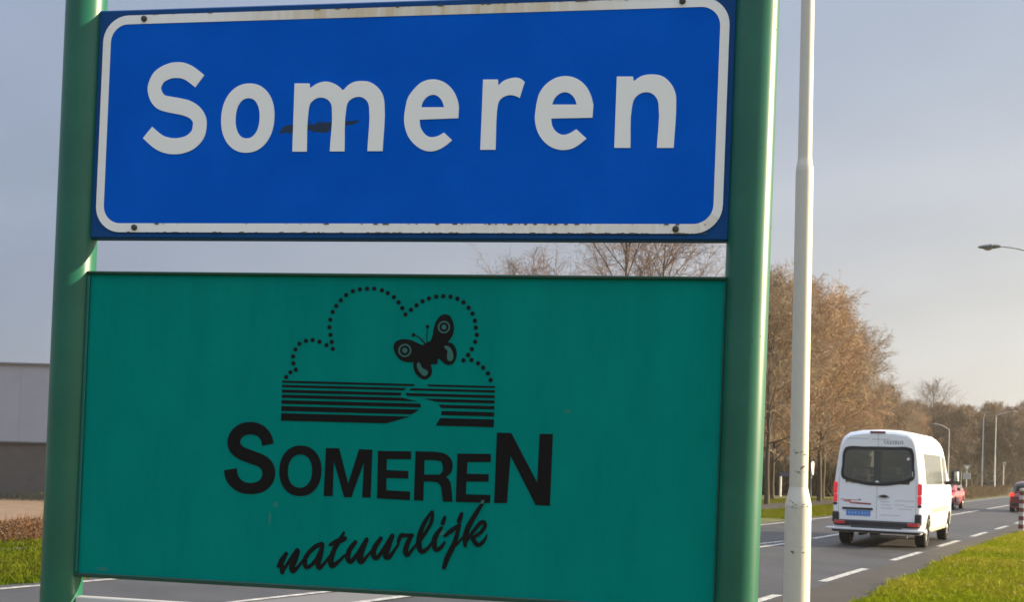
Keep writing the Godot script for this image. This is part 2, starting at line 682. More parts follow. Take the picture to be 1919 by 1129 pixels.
	for q in [Vector2(-0.505, -0.020), Vector2(0.505, -0.0185), Vector2(-0.507, -0.4177), Vector2(0.508, -0.4185)]:
		s = Shape.new()
		s.lathe(Vector3(q.x, top + q.y, 0.0012), Vector3.BACK, PackedVector2Array([Vector2(0.0058, 0), Vector2(0.0054, 0.003), Vector2(0.003, 0.0042), Vector2(0, 0.0045)]), 16)
		part("bolt", s, steel, board)
	# lettering
	var s_line = [-387.4, -141.4, 28.6, -406.5, -127.4, 29.0, -421.0, -121.0, 29.8, -433.5, -119.3, 30.2, -449.6, -121.1, 29.4, -468.7, -130.8, 28.6, -477.6, -147.1, 27.1, -477.7, -157.9, 27.1, -472.3, -170.6, 28.2, -461.9, -180.1, 29.0, -444.8, -184.6, 30.2, -427.5, -187.9, 30.5, -411.2, -191.9, 30.2, -396.2, -199.6, 28.6, -386.2, -211.4, 27.1, -383.7, -223.9, 27.1, -387.1, -241.7, 28.6, -399.8, -255.3, 29.8, -416.6, -262.1, 30.5, -433.6, -263.7, 30.5, -450.9, -261.1, 30.2, -467.5, -253.7, 29.0, -488.5, -236.9, 28.2]
	var o_ring = [-289.2, -212.4, 52.4, 65.0, -289.4, -212.8, 23.7, 37.6]
	var m_out = [-200.3, -149.1, -171.2, -149.7, -169.7, -158.6, -156.4, -150.2, -139.5, -146.9, -122.3, -151.7, -111.2, -159.3, -106.3, -164.6, -97.5, -155.1, -85.5, -148.7, -69.5, -147.2, -54.8, -150.0, -40.7, -159.2, -31.1, -171.9, -26.5, -189.7, -26.4, -276.9, -55.3, -276.6, -55.2, -196.6, -57.8, -187.7, -64.3, -180.2, -75.1, -176.3, -87.3, -179.0, -95.4, -185.5, -98.5, -195.9, -98.8, -276.7, -127.0, -276.4, -126.2, -196.9, -128.5, -188.0, -136.5, -179.7, -147.5, -176.5, -159.8, -179.3, -168.0, -187.3, -171.0, -200.7, -171.2, -276.4, -199.2, -276.2]
	var e_top = [13.3, -196.9, 16.4, -181.6, 24.2, -168.5, 39.4, -153.3, 51.2, -148.2, 63.1, -146.9, 75.1, -148.9, 88.9, -155.8, 101.3, -168.4, 110.2, -186.1, 112.9, -198.5, 85.4, -198.1, 81.2, -187.1, 73.3, -178.2, 64.2, -175.1, 54.6, -177.8, 46.0, -187.2, 42.7, -197.4]
	var e_low = [13.3, -196.9, 42.7, -197.4, 85.4, -198.1, 112.9, -198.5, 112.5, -218.5, 40.6, -220.1, 42.9, -233.3, 49.1, -243.7, 55.3, -249.3, 61.4, -251.9, 68.9, -251.9, 77.0, -249.8, 87.2, -244.1, 102.7, -258.2, 91.9, -267.5, 78.8, -275.0, 65.5, -278.2, 50.4, -275.9, 35.0, -266.9, 20.8, -250.7, 13.7, -232.9, 11.5, -215.3]
	var r_out = [155.3, -149.1, 182.6, -149.6, 183.7, -160.5, 192.2, -152.7, 203.8, -148.3, 216.9, -147.1, 225.0, -149.8, 231.5, -155.0, 223.4, -183.7, 215.2, -179.9, 204.9, -178.3, 193.4, -181.7, 186.3, -188.8, 183.6, -200.4, 182.8, -212.0, 183.2, -276.4, 155.2, -276.2]
	var e2_top = [253.8, -196.0, 258.4, -176.2, 270.0, -159.7, 287.9, -148.6, 306.1, -146.0, 324.5, -150.9, 341.0, -164.1, 351.5, -182.5, 355.9, -197.7, 326.3, -197.2, 322.1, -186.5, 314.2, -178.0, 304.2, -174.8, 294.4, -177.7, 286.3, -185.9, 282.1, -196.5]
	var e2_low = [253.8, -196.0, 282.1, -196.5, 326.3, -197.2, 355.9, -197.7, 355.2, -221.1, 281.6, -221.5, 283.6, -233.0, 290.1, -243.7, 302.6, -250.7, 314.7, -248.6, 327.3, -241.1, 346.1, -258.0, 333.6, -268.5, 320.3, -275.9, 303.6, -278.0, 286.7, -274.1, 271.0, -263.3, 258.0, -244.8, 252.2, -221.9]
	var n_out = [395.4, -148.6, 423.8, -149.2, 425.6, -157.5, 438.7, -148.7, 457.9, -146.1, 475.9, -150.2, 491.1, -164.0, 499.1, -180.6, 500.8, -194.1, 499.4, -276.2, 470.2, -275.9, 470.3, -199.5, 466.9, -189.0, 459.2, -180.6, 448.0, -177.4, 436.9, -180.2, 428.3, -188.3, 424.3, -201.8, 424.1, -275.4, 395.7, -275.1]
	var smear = [-223.8, -232.1, -213.8, -227.7, -199.9, -225.7, -168.7, -226.1, -131.6, -222.1, -97.8, -221.1, -79.4, -219.9, -82.2, -225.8, -97.5, -227.0, -128.2, -231.1, -130.9, -239.2, -152.5, -240.4, -165.1, -236.6, -199.3, -238.4, -208.5, -242.0, -216.6, -235.9]
	var ink := paint(Color(0.88, 0.865, 0.845), 0.5)
	var letters := [[brush(s_line)], [m_out], [e_top, e_low], [r_out], [e2_top, e2_low], [n_out]]
	for k in letters.size():
		s = Shape.new()
		for a in letters[k]:
			s.plate(a if a is PackedVector2Array else rounded(mm(a)), 0.0005, 0.0016, frame)
		part("letter", s, ink, board)
		if k == 0:
			s = Shape.new()
			var e: Array = o_ring
			s.band(ellipse(Vector2(e[0], e[1]) * 0.001, e[2] * 0.001, e[3] * 0.001, 56, 2.15), ellipse(Vector2(e[4], e[5]) * 0.001, e[6] * 0.001, e[7] * 0.001, 56, 2.2), 0.0005, 0.0016, frame)
			part("letter", s, ink, board)
	s = Shape.new()
	s.plate(rounded(mm(smear), 1.2), 0.0002, 0.00045, frame)
	for k in 260:
		var u := g.randf()
		var at := Vector2(lerpf(-0.226, -0.078, u), lerpf(-0.238, -0.222, u) + g.randfn(0.0, 0.0036) * sin(PI * (0.12 + 0.8 * u)))
		s.plate(ellipse(at, g.randf_range(0.0012, 0.006), g.randf_range(0.0005, 0.0016), 8), 0.0002, 0.00046 + 0.00002 * (k % 20) / 20.0, frame)
	part("dark_smear", s, paint(Color(0.010, 0.032, 0.075), 0.8), board)

	# the green board: sheet, rails round it, printed emblem and words
	s = Shape.new()
	s.box(Vector3(0, top - 0.7928, -0.014), Vector3(1.2, 0.576, 0.022), Basis.IDENTITY, 0.002)
	var sheet := part("green_board", s, teal, sign)
	for r in [[0.0, -0.5040, 1.2, 0.0055], [0.0, -1.0803, 1.2, 0.008], [-0.5965, -0.7928, 0.006, 0.567], [0.598, -0.7928, 0.0035, 0.567]]:
		s = Shape.new()
		s.box(Vector3(r[0], top + r[1], -0.0115), Vector3(r[2], r[3], 0.029), Basis.IDENTITY, 0.0015)
		part("rail", s, paint(Color(0.001, 0.105, 0.088), 0.4) if r[0] < -0.5 else rail, sheet)
	var stripes = [
		[-201.9, -700.6, 50.3, -700.6, 48.3, -704.3, -201.8, -704.3],
		[-201.8, -708.3, 35.0, -708.2, 29.6, -712.6, -201.7, -712.7],
		[-201.7, -717.2, 26.0, -716.9, 24.9, -722.3, -201.6, -722.7],
		[-201.6, -726.4, 27.9, -726.0, 56.1, -731.8, -201.5, -732.4],
		[-201.4, -736.6, 62.5, -735.9, 63.6, -742.6, -201.4, -743.5],
		[-201.3, -747.7, 60.7, -746.7, 47.0, -755.6, -201.2, -756.7],
		[-201.2, -760.9, 43.8, -759.8, -0.4, -773.5, -201.0, -774.7],
		[72.6, -700.6, 198.4, -700.7, 198.4, -703.9, 77.2, -703.9],
		[45.1, -708.2, 198.4, -708.2, 198.5, -712.0, 39.6, -712.1],
		[34.3, -717.3, 198.5, -717.1, 198.6, -722.1, 36.7, -722.3],
		[68.1, -726.4, 198.6, -726.1, 198.6, -731.5, 93.8, -731.7],
		[96.2, -736.7, 198.7, -736.4, 198.7, -742.2, 101.3, -742.5],
		[102.2, -747.9, 198.8, -747.5, 198.9, -755.0, 101.9, -755.4],
		[100.5, -760.8, 198.9, -760.4, 199.0, -774.1, 92.2, -774.7]]
	var dots = [-194.6, -693.7, -186.8, -684.7, -176.3, -679.7, -181.7, -668.1, -182.7, -655.4, -179.0, -642.3, -171.5, -631.7, -159.0, -625.9, -146.5, -624.2, -133.1, -627.1, -119.4, -633.0, -106.9, -639.7, -109.4, -627.0, -112.5, -614.0, -115.2, -600.1, -114.1, -586.2, -110.2, -571.8, -103.7, -560.7, -95.4, -550.1, -85.6, -540.4, -73.2, -533.1, -60.1, -529.5, -46.4, -528.3, -32.9, -528.0, -18.1, -530.7, -6.8, -535.8, 4.8, -543.0, 14.0, -552.4, 21.5, -562.8, 27.8, -574.3, 37.7, -565.8, 47.7, -557.4, 58.8, -550.0, 70.6, -544.6, 83.9, -541.2, 96.8, -540.2, 110.4, -540.9, 123.3, -544.5, 134.6, -550.8, 144.4, -560.5, 152.2, -571.0, 157.0, -583.6, 159.3, -596.1, 161.5, -609.1, 159.1, -621.9, 153.5, -635.1, 147.0, -645.8, 138.8, -655.6, 153.5, -654.7, 166.0, -660.4, 175.6, -667.8, 184.6, -677.9, 190.1, -689.8]
	var butterfly = [70.1, -624.5, 76.6, -621.8, 80.1, -611.4, 81.6, -599.8, 85.6, -585.7, 93.1, -575.9, 101.5, -572.8, 110.2, -575.7, 115.8, -584.5, 118.9, -596.7, 117.4, -609.5, 113.2, -617.2, 108.2, -623.7, 116.1, -624.9, 122.9, -632.4, 126.0, -643.8, 123.9, -655.4, 118.9, -662.5, 111.8, -664.6, 103.2, -661.6, 97.7, -656.0, 93.0, -652.9, 91.1, -656.1, 91.4, -661.2, 88.2, -664.5, 83.5, -662.7, 79.0, -664.7, 81.4, -674.3, 80.4, -683.3, 75.4, -689.2, 68.9, -691.9, 59.6, -688.9, 51.3, -681.4, 46.9, -671.2, 45.9, -660.9, 35.9, -661.2, 22.5, -657.6, 12.8, -647.5, 8.0, -634.7, 10.6, -625.6, 18.4, -620.9, 28.9, -619.4, 40.9, -621.1, 51.7, -625.4, 62.4, -629.7]
	var wing_eyes = [100.5, -596.3, 11.3, 11.3, 29.5, -640.0, 12.2, 12.1]
	var crescents = [[104.5, -630.2, 111.1, -631.4, 116.6, -637.6, 120.3, -649.1, 118.6, -655.5, 113.5, -657.5, 109.4, -654.4, 108.5, -646.8, 108.8, -639.1, 104.1, -634.7, 102.0, -632.2], [55.8, -660.7, 59.9, -664.5, 62.8, -670.8, 70.8, -674.5, 74.3, -678.3, 72.5, -683.5, 67.3, -685.5, 60.5, -680.5, 54.9, -672.3, 53.3, -664.6]]
	var feelers = [[70.4, -625.7, 1.8, 69.5, -615.5, 1.6, 69.5, -606.5, 1.6, 70.0, -596.2, 1.6], [66.9, -627.1, 2.1, 60.7, -620.1, 1.8, 52.5, -613.9, 1.6, 44.8, -611.4, 1.8]]
	var feeler_tips = [70.0, -595.9, 44.5, -611.4]
	var big_s = [-224.7, -820.1, 22.5, -227.7, -809.0, 22.5, -236.7, -797.4, 22.5, -248.8, -791.8, 22.9, -260.7, -790.7, 22.9, -275.4, -793.7, 23.4, -286.9, -803.3, 24.4, -291.6, -816.1, 25.5, -288.1, -827.9, 25.2, -276.5, -837.0, 24.4, -255.4, -844.4, 24.4, -235.9, -850.9, 24.4, -225.2, -859.4, 25.5, -220.7, -871.1, 25.5, -222.6, -884.5, 24.4, -232.4, -896.1, 22.2, -245.5, -901.5, 21.0, -257.3, -902.7, 20.7, -272.2, -900.5, 21.5, -285.2, -892.6, 23.4, -293.1, -881.6, 25.2, -296.0, -868.4, 25.8]
	var big_o = [-159.7, -866.1, 40.8, 46.7, -160.3, -866.7, 23.3, 30.6]
	var caps = [
		[-112.4, -822.4, -87.0, -822.0, -67.3, -885.6, -49.2, -822.3, -24.0, -822.4, -23.6, -909.7, -39.6, -910.3, -39.1, -846.2, -60.0, -910.7, -74.0, -911.3, -96.2, -846.2, -95.7, -910.1, -113.0, -910.8],
		[-13.3, -824.1, 48.9, -822.9, 49.1, -837.3, 3.9, -838.4, 4.0, -858.5, 45.0, -858.5, 45.3, -872.4, 4.6, -872.9, 5.2, -895.1, 49.8, -895.8, 49.9, -911.2, -11.8, -910.7],
		[134.5, -823.7, 195.6, -822.3, 196.2, -836.7, 153.6, -838.3, 153.4, -859.3, 193.4, -858.9, 193.2, -872.2, 153.1, -873.5, 152.9, -896.2, 197.8, -895.8, 197.7, -910.2, 135.0, -910.7],
		[205.1, -783.7, 231.4, -783.6, 281.3, -870.1, 282.3, -783.4, 306.1, -783.3, 305.7, -910.5, 280.0, -910.2, 231.6, -824.6, 228.4, -908.9, 205.0, -909.9]]
	var r_stem = [56.8, -822.4, 74.1, -822.2, 75.1, -911.1, 57.5, -911.4]
	var r_bowl = [74.1, -822.2, 98.7, -822.4, 113.8, -825.9, 123.8, -835.0, 126.8, -847.2, 124.0, -858.9, 115.4, -866.5, 123.2, -874.9, 125.9, -886.4, 129.1, -910.9, 111.3, -911.4, 108.4, -894.4, 105.7, -882.9, 99.5, -877.3, 90.5, -876.2, 74.9, -876.6, 74.7, -863.8, 103.4, -862.9, 108.3, -856.6, 108.7, -847.9, 105.4, -839.3, 97.8, -837.4, 74.4, -837.5]
	var script_lines = [
		[-180.3, -1019.7, 7.4, -188.6, -1033.8, 11.5, -195.3, -1044.3, 5.4],
		[-189.8, -1036.5, 8.1, -186.6, -1048.1, 10.8, -186.6, -1054.3, 8.9],
		[-185.0, -1051.9, 5.4, -173.5, -1033.0, 6.5, -159.3, -1012.8, 8.9],
		[-157.7, -1014.0, 8.1, -162.7, -1029.9, 10.8, -168.2, -1044.5, 10.8, -165.6, -1051.7, 8.4, -157.3, -1043.9, 6.0, -146.4, -1029.0, 4.3],
		[-113.0, -998.8, 8.7, -125.6, -1004.6, 7.9, -138.6, -1018.2, 7.9, -144.6, -1031.5, 8.1, -140.6, -1042.8, 8.1, -131.0, -1038.6, 6.5, -120.7, -1025.1, 6.8, -113.2, -1009.2, 8.1],
		[-111.1, -1000.0, 7.6, -114.7, -1020.9, 9.2, -118.6, -1035.4, 10.3, -115.3, -1042.8, 8.1, -108.0, -1036.1, 5.7, -96.5, -1020.0, 4.6],
		[-71.6, -976.0, 4.9, -80.1, -992.0, 7.6, -89.8, -1010.6, 9.2, -94.2, -1028.9, 10.6, -91.4, -1037.9, 8.9, -81.1, -1030.9, 6.5, -68.2, -1017.3, 4.6],
		[-97.1, -999.5, 5.4, -85.4, -994.2, 11.4, -69.3, -986.5, 8.9],
		[-49.1, -992.4, 7.9, -59.3, -1006.5, 9.2, -62.4, -1020.8, 10.0, -56.5, -1028.0, 8.9, -46.7, -1017.5, 6.8, -27.9, -985.6, 7.0],
		[-27.9, -986.8, 7.6, -36.1, -1007.9, 10.0, -39.5, -1023.5, 10.8, -35.0, -1027.4, 8.1, -26.6, -1017.7, 5.7, -17.7, -1007.0, 4.6],
		[-1.4, -983.0, 7.6, -11.4, -998.9, 9.7, -14.5, -1012.0, 10.0, -8.6, -1019.4, 8.4, -0.2, -1010.6, 7.0, 8.5, -995.4, 6.5, 19.6, -976.2, 6.2],
		[20.7, -976.8, 7.1, 12.4, -1000.3, 10.2, 9.0, -1014.6, 10.5, 15.4, -1016.6, 8.1, 23.0, -1006.2, 5.5, 32.3, -991.6, 4.5],
		[31.7, -987.2, 6.6, 36.6, -976.0, 8.4, 45.6, -975.6, 6.8, 57.1, -974.5, 7.1],
		[55.9, -975.1, 7.3, 49.0, -989.5, 8.9, 45.7, -1003.8, 10.5, 49.7, -1011.0, 7.1, 57.2, -1002.0, 5.2, 66.0, -990.0, 4.5],
		[91.4, -930.2, 4.7, 78.8, -951.0, 7.6, 70.8, -973.1, 9.2, 70.3, -992.3, 10.5, 76.0, -1003.6, 8.1, 86.0, -998.0, 6.0, 92.8, -987.4, 4.5],
		[93.4, -930.5, 4.7, 92.5, -946.5, 6.3, 84.6, -963.5, 6.3, 73.5, -982.0, 5.8],
		[110.4, -958.5, 5.8, 101.0, -973.0, 9.2, 97.7, -987.2, 10.0, 102.0, -998.4, 8.1, 111.0, -994.2, 6.6, 117.6, -984.3, 4.2],
		[116.1, -939.7, 5.8, 112.6, -950.1, 7.9],
		[117.5, -972.8, 5.8, 129.1, -962.7, 8.7, 143.3, -952.9, 7.3],
		[142.8, -953.8, 7.3, 138.7, -975.0, 7.6, 131.7, -994.4, 9.2, 123.3, -1012.7, 10.0, 118.1, -1030.1, 7.3],
		[138.0, -989.0, 4.5, 147.9, -977.1, 3.9, 153.5, -970.5, 3.7],
		[146.7, -932.0, 6.8, 142.7, -944.9, 9.2],
		[183.2, -912.6, 6.0, 172.0, -931.5, 8.4, 160.2, -953.6, 9.2, 155.0, -972.9, 10.0, 155.5, -988.8, 6.0],
		[157.1, -980.4, 5.0, 169.4, -962.1, 6.0, 181.7, -946.5, 7.1, 189.1, -945.3, 6.6, 189.7, -953.5, 6.6, 181.1, -965.3, 5.8, 167.9, -973.8, 6.3],
		[167.9, -973.8, 7.1, 174.1, -983.4, 7.9, 182.0, -985.6, 7.1, 190.6, -976.3, 5.2, 194.8, -966.6, 2.1]]
	var ink_gap = [179.7, -911.9, 182.6, -905.6, 188.1, -905.7, 185.5, -912.1]
	var print_frame := Transform3D(Basis.IDENTITY, Vector3(0, top, -0.0028))
	s = Shape.new()
	for a in stripes:
		s.plate(mm(a), 0.0, 0.0006, print_frame)
	part("printed_field", s, black, sheet)
	s = Shape.new()
	for k in range(0, dots.size(), 2):
		s.plate(ellipse(Vector2(dots[k], dots[k + 1]) * 0.001, 0.0041, 0.0041, 14), 0.0, 0.0006, print_frame)
	part("printed_cloud", s, black, sheet)
	s = Shape.new()
	s.plate(rounded(mm(butterfly), 0.9), 0.0, 0.0006, print_frame)
	for a in feelers:
		s.plate(brush(a), 0.0, 0.0005, print_frame)
	for k in [0, 2]:
		s.plate(ellipse(Vector2(feeler_tips[k], feeler_tips[k + 1]) * 0.001, 0.0033, 0.0033, 14), 0.0, 0.0007, print_frame)
	var moth := part("printed_butterfly", s, black, sheet)
	var pale := paint(Color(0.02, 0.13, 0.11), 0.4)
	for e in wing_eyes_split(wing_eyes):
		s = Shape.new()
		var at := Vector2(e[0], e[1]) * 0.001
		s.band(ellipse(at, e[2] * 0.001, e[3] * 0.001, 32), ellipse(at, e[2] * 0.00076, e[3] * 0.00076, 32), 0.0004, 0.0010, print_frame)
		s.plate(ellipse(at, e[2] * 0.0004, e[3] * 0.0004, 20), 0.0004, 0.0010, print_frame)
		part("printed_wing_eye", s, pale, moth)
	for a in crescents:
		s = Shape.new()
		s.plate(rounded(mm(a), 1.2), 0.0004, 0.0010, print_frame)
		part("printed_crescent", s, pale, moth)
	# the word in black capitals
	for k in 7:
		s = Shape.new()
		match k:
			0: s.plate(brush(big_s), 0.0, 0.0006, print_frame)
			1: s.band(ellipse(Vector2(big_o[0], big_o[1]) * 0.001, big_o[2] * 0.001, big_o[3] * 0.001, 56, 2.15), ellipse(Vector2(big_o[4], big_o[5]) * 0.001, big_o[6] * 0.001, big_o[7] * 0.001, 56, 2.2), 0.0, 0.0006, print_frame)
			2: s.plate(mm(caps[0]), 0.0, 0.0006, print_frame)
			3: s.plate(mm(caps[1]), 0.0, 0.0006, print_frame)
			4:
				s.plate(mm(r_stem), 0.0, 0.0006, print_frame)
				s.plate(rounded(mm(r_bowl)), 0.0, 0.0006, print_frame)
			5: s.plate(mm(caps[2]), 0.0, 0.0006, print_frame)
			6: s.plate(mm(caps[3]), 0.0, 0.0006, print_frame)
		part("letter", s, black, sheet)
	s = Shape.new()
	var lift := 0.0007
	for a in script_lines:
		lift += 0.00003
		var t := print_frame
		t.origin.z += lift - 0.0006
		script_line(s, a, t)
	part("script_lettering", s, black, sheet)
	s = Shape.new()
	s.plate(mm(ink_gap), 0.0004, 0.0026, print_frame)
	part("letter_gap", s, pale, sheet)
	# pale water marks on the green sheet
	var water := paint(Color(0.004, 0.185, 0.155), 0.5)
	for q in [[-0.215, -0.957, 0.003, 0.012], [-0.545, -1.067, 0.012, 0.004], [0.33, -0.742, 0.006, 0.004], [-0.205, -0.93, 0.005, 0.006], [0.11, -0.968, 0.012, 0.004]]:
		s = Shape.new()
		s.plate(ellipse(Vector2(q[0], q[1]), q[2], q[3], 18), 0.0, 0.0002, print_frame)
		part("water_mark", s, water, sheet)

	# the pale board below it, only its upper edge in view
	s = Shape.new()
	s.box(Vector3(0, top - 1.2725, -0.014), Vector3(1.198, 0.3, 0.022), Basis.IDENTITY, 0.002)
	var low := part("pale_board", s, paint(Color(0.55, 0.54, 0.53), 0.5), sign)
	low.set_meta("label", "pale grey board under the green one")


func wing_eyes_split(a: Array) -> Array:
	return [a.slice(0, 4), a.slice(4, 8)]


# one stroke of brush script, as joined discs and quads so that tight curls stay whole
func script_line(s: Shape, a: Array, frame: Transform3D) -> void:
	var o := brush(a, true)
	if Geometry2D.triangulate_polygon(o).size() > 0:
		s.plate(o, 0.0, 0.0006, frame)
		return
	var p: Array[Vector2] = []
	var w := []
	var n := a.size() / 3
	for k in n - 1:
		var p0 := Vector2(a[k * 3], a[k * 3 + 1]) * 0.001
		var p1 := Vector2(a[k * 3 + 3], a[k * 3 + 4]) * 0.001
		var b := p0 * 2.0 - p1 if k == 0 else Vector2(a[k * 3 - 3], a[k * 3 - 2]) * 0.001
		var c := p1 * 2.0 - p0 if k + 2 >= n else Vector2(a[k * 3 + 6], a[k * 3 + 7]) * 0.001
		for q in 6:
			p.append(p0.cubic_interpolate(p1, b, c, q / 6.0))
			w.append(lerpf(a[k * 3 + 2], a[k * 3 + 5], q / 6.0) * 0.0005)
	p.append(Vector2(a[n * 3 - 3], a[n * 3 - 2]) * 0.001)
	w.append(a[n * 3 - 1] * 0.0005)
	for k in p.size():
		var z := 0.0006 + 0.000002 * k
		s.plate(ellipse(p[k], w[k], w[k], 14), 0.0, z, frame)
		if k > 0:
			var d := (p[k] - p[k - 1]).normalized()
			var e := Vector2(-d.y, d.x)
			s.plate(PackedVector2Array([p[k - 1] + e * w[k - 1], p[k - 1] - e * w[k - 1], p[k] - e * w[k], p[k] + e * w[k]]), 0.0, z + 0.000001, frame)


# ---------------------------------------------------------------- street furniture
# a tapered lamp post with a door section, its arm reaching along «arm» in its own axes
func lamp_post(label: String, at: Vector3, turn: float, high: float, arm: float, thick: float, steel: Material, group: String) -> Node3D:
	var t := thing("street_lamp", label, "street lamp", at, turn, group)
	var s := Shape.new()
	var k := thick
	s.lathe(Vector3.ZERO, Vector3.UP, PackedVector2Array([Vector2(0.088 * k, 0), Vector2(0.086 * k, 1.505), Vector2(0.083 * k, 1.525), Vector2(0.064 * k, 1.61), Vector2(0.060 * k, 1.63)]), 40)
	var base := part("base_section", s, steel, t)
	s = Shape.new()
	s.box(Vector3(0, 0.75, 0.083 * k), Vector3(0.09 * k, 0.4, 0.012), Basis.IDENTITY, 0.002)
	part("door", s, steel, base)
	s = Shape.new()
	s.lathe(Vector3(0, 1.62, 0), Vector3.UP, PackedVector2Array([Vector2(0.0605 * k, 0), Vector2(0.0575 * k, 2.12), Vector2(0.055 * k, 2.15), Vector2(0.0465 * k, 2.2), Vector2(0.0455 * k, 2.22), Vector2(0.036 * k, high - 2.2), Vector2(0.0, high - 2.195)]), 40)
	part("pole", s, steel, t)
	if arm > 0.0:
		var p := PackedVector3Array()
		var r := PackedFloat32Array()
		for i in 9:
			var u := i / 8.0
			p.append(Vector3(-arm * u, high - 0.62 + 0.55 * sin(u * PI * 0.5), 0))
			r.append(lerpf(0.034, 0.024, u))
		s = Shape.new()
		s.tube(p, r, 10)
		part("arm", s, steel, t)
		s = Shape.new()
		var rings := []
		for i in 11:
			var u := i / 10.0
			var ring := PackedVector3Array()
			var fat := sqrt(maxf(0.0, sin(PI * clampf(0.08 + u * 0.9, 0, 1)))) 
			for j in 16:
				var a := TAU * j / 16
				var y := sin(a) * (0.085 if sin(a) > 0.0 else 0.075) * fat
				ring.append(Vector3(-arm + 0.12 - u * 0.70, high - 0.06 + y, cos(a) * 0.15 * fat))
			rings.append(ring)
		s.loft(rings, true, {}, Vector3(0, high - 0.06, 0))
		var head := part("lamp_head", s, paint(Color(0.22, 0.22, 0.22), 0.5), t)
		s = Shape.new()
		s.lathe(Vector3(-arm - 0.26, high - 0.115, 0), Vector3.DOWN, PackedVector2Array([Vector2(0.14, 0), Vector2(0.125, 0.035), Vector2(0.07, 0.06), Vector2(0, 0.066)]), 20)
		part("glass_cover", s, paint(Color(0.3, 0.29, 0.26), 0.2), head)
	return t


func far_signs(steel: Material) -> void:
	# blue street-name board on a bent white post
	var white := paint(Color(0.8, 0.8, 0.78), 0.5)
	var t := thing("street_name_sign", "small dark blue board on a white post in the grass left of the lamp post", "sign", Vector3(16.55, 0, -69.0), 0.1)
	var s := Shape.new()
	s.tube(PackedVector3Array([Vector3(0, 0, 0), Vector3(0, 1.25, 0)]), PackedFloat32Array([0.07, 0.07]), 12)
	part("post", s, white, t)
	s = Shape.new()
	s.box(Vector3(0.34, 1.38, 0), Vector3(0.86, 0.24, 0.05), Basis.IDENTITY, 0.01)
	part("board", s, paint(Color(0.03, 0.05, 0.13), 0.5), t)
	# white oval paddle
	t = thing("marker_sign", "white drop-shaped sign on a grey pole right of the lamp post", "sign", Vector3(17.35, 0, -65.0), 0.7)
	s = Shape.new()
	s.tube(PackedVector3Array([Vector3(0, 0, 0), Vector3(0, 2.0, 0)]), PackedFloat32Array([0.045, 0.045]), 10)
	part("pole", s, paint(Color(0.25, 0.25, 0.22), 0.6), t)
	s = Shape.new()
	s.plate(rounded(PackedVector2Array([Vector2(0.14, 2.05), Vector2(0.09, 2.17), Vector2(-0.02, 2.19), Vector2(-0.12, 2.12), Vector2(-0.14, 1.98), Vector2(-0.1, 1.75), Vector2(0.0, 1.42), Vector2(0.09, 1.42), Vector2(0.12, 1.75)]), 1.3), 0.05, 0.1)
	part("face", s, white, t)
	# white and reddish plate
	t = thing("route_sign", "small square white sign with a reddish middle left of the white van", "sign", Vector3(17.85, 0, -65.0), 0.6)
	s = Shape.new()
	s.tube(PackedVector3Array([Vector3(0, 0, 0), Vector3(0, 0.9, 0)]), PackedFloat32Array([0.03, 0.03]), 8)
	part("pole", s, paint(Color(0.25, 0.25, 0.22), 0.6), t)
	s = Shape.new()
	s.box(Vector3(0, 1.1, 0.03), Vector3(0.3, 0.4, 0.04), Basis.IDENTITY, 0.01)
	var face := part("face", s, white, t)
	s = Shape.new()
	s.plate(ellipse(Vector2(0, 1.15), 0.1, 0.09, 20), 0.051, 0.056)
	part("red_disc", s, paint(Color(0.55, 0.2, 0.14), 0.5), face)
	# give-way triangle over a plate
	t = thing("give_way_sign", "grey-white triangle above a square plate on a pole beyond the red car", "sign", Vector3(44.2, 0, -109.0), -0.1)
	s = Shape.new()
	s.tube(PackedVector3Array([Vector3(0, 0, 0), Vector3(0, 2.4, 0)]), PackedFloat32Array([0.05, 0.05]), 10)
	part("pole", s, steel, t)
	s = Shape.new()
	var tri := PackedVector2Array([Vector2(-0.38, 2.56), Vector2(0.38, 2.56), Vector2(0, 1.92)])
	s.plate(tri, 0.06, 0.09)
	var plate := part("triangle", s, paint(Color(0.4, 0.38, 0.34), 0.5), t)
	s = Shape.new()
	s.plate(PackedVector2Array([Vector2(-0.2, 2.46), Vector2(0.2, 2.46), Vector2(0, 2.12)]), 0.088, 0.094)
	part("triangle_middle", s, white, plate)
	s = Shape.new()
	s.box(Vector3(0, 1.48, 0.07), Vector3(0.74, 0.62, 0.03), Basis.IDENTITY, 0.01)
	part("plate", s, paint(Color(0.42, 0.42, 0.40), 0.5), t)
	# thin post with a small cap, and a low dark box, far right
	t = thing("signal_pole", "thin grey pole with a small cap behind the dark red car", "pole", Vector3(52.6, 0, -120.0))
	s = Shape.new()
	s.tube(PackedVector3Array([Vector3(0, 0, 0), Vector3(0, 2.9, 0)]), PackedFloat32Array([0.06, 0.06]), 8)
	part("pole", s, steel, t)
	s = Shape.new()
	s.box(Vector3(0, 2.95, 0), Vector3(0.34, 0.24, 0.3), Basis.IDENTITY, 0.03)
	part("cap", s, paint(Color(0.3, 0.3, 0.28), 0.5), t)
	t = thing("control_box", "low dark cabinet beside the thin grey pole behind the dark red car", "cabinet", Vector3(50.9, 0, -119.0))
	s = Shape.new()
	s.box(Vector3(0, 0.5, 0), Vector3(0.5, 1.0, 0.4), Basis.IDENTITY, 0.03)
	part("cabinet", s, paint(Color(0.06, 0.06, 0.06), 0.5), t)
	s = Shape.new()
	s.box(Vector3(0, 1.03, 0), Vector3(0.56, 0.06, 0.46), Basis.IDENTITY, 0.02)
	part("lid", s, paint(Color(0.12, 0.12, 0.13), 0.5), t)


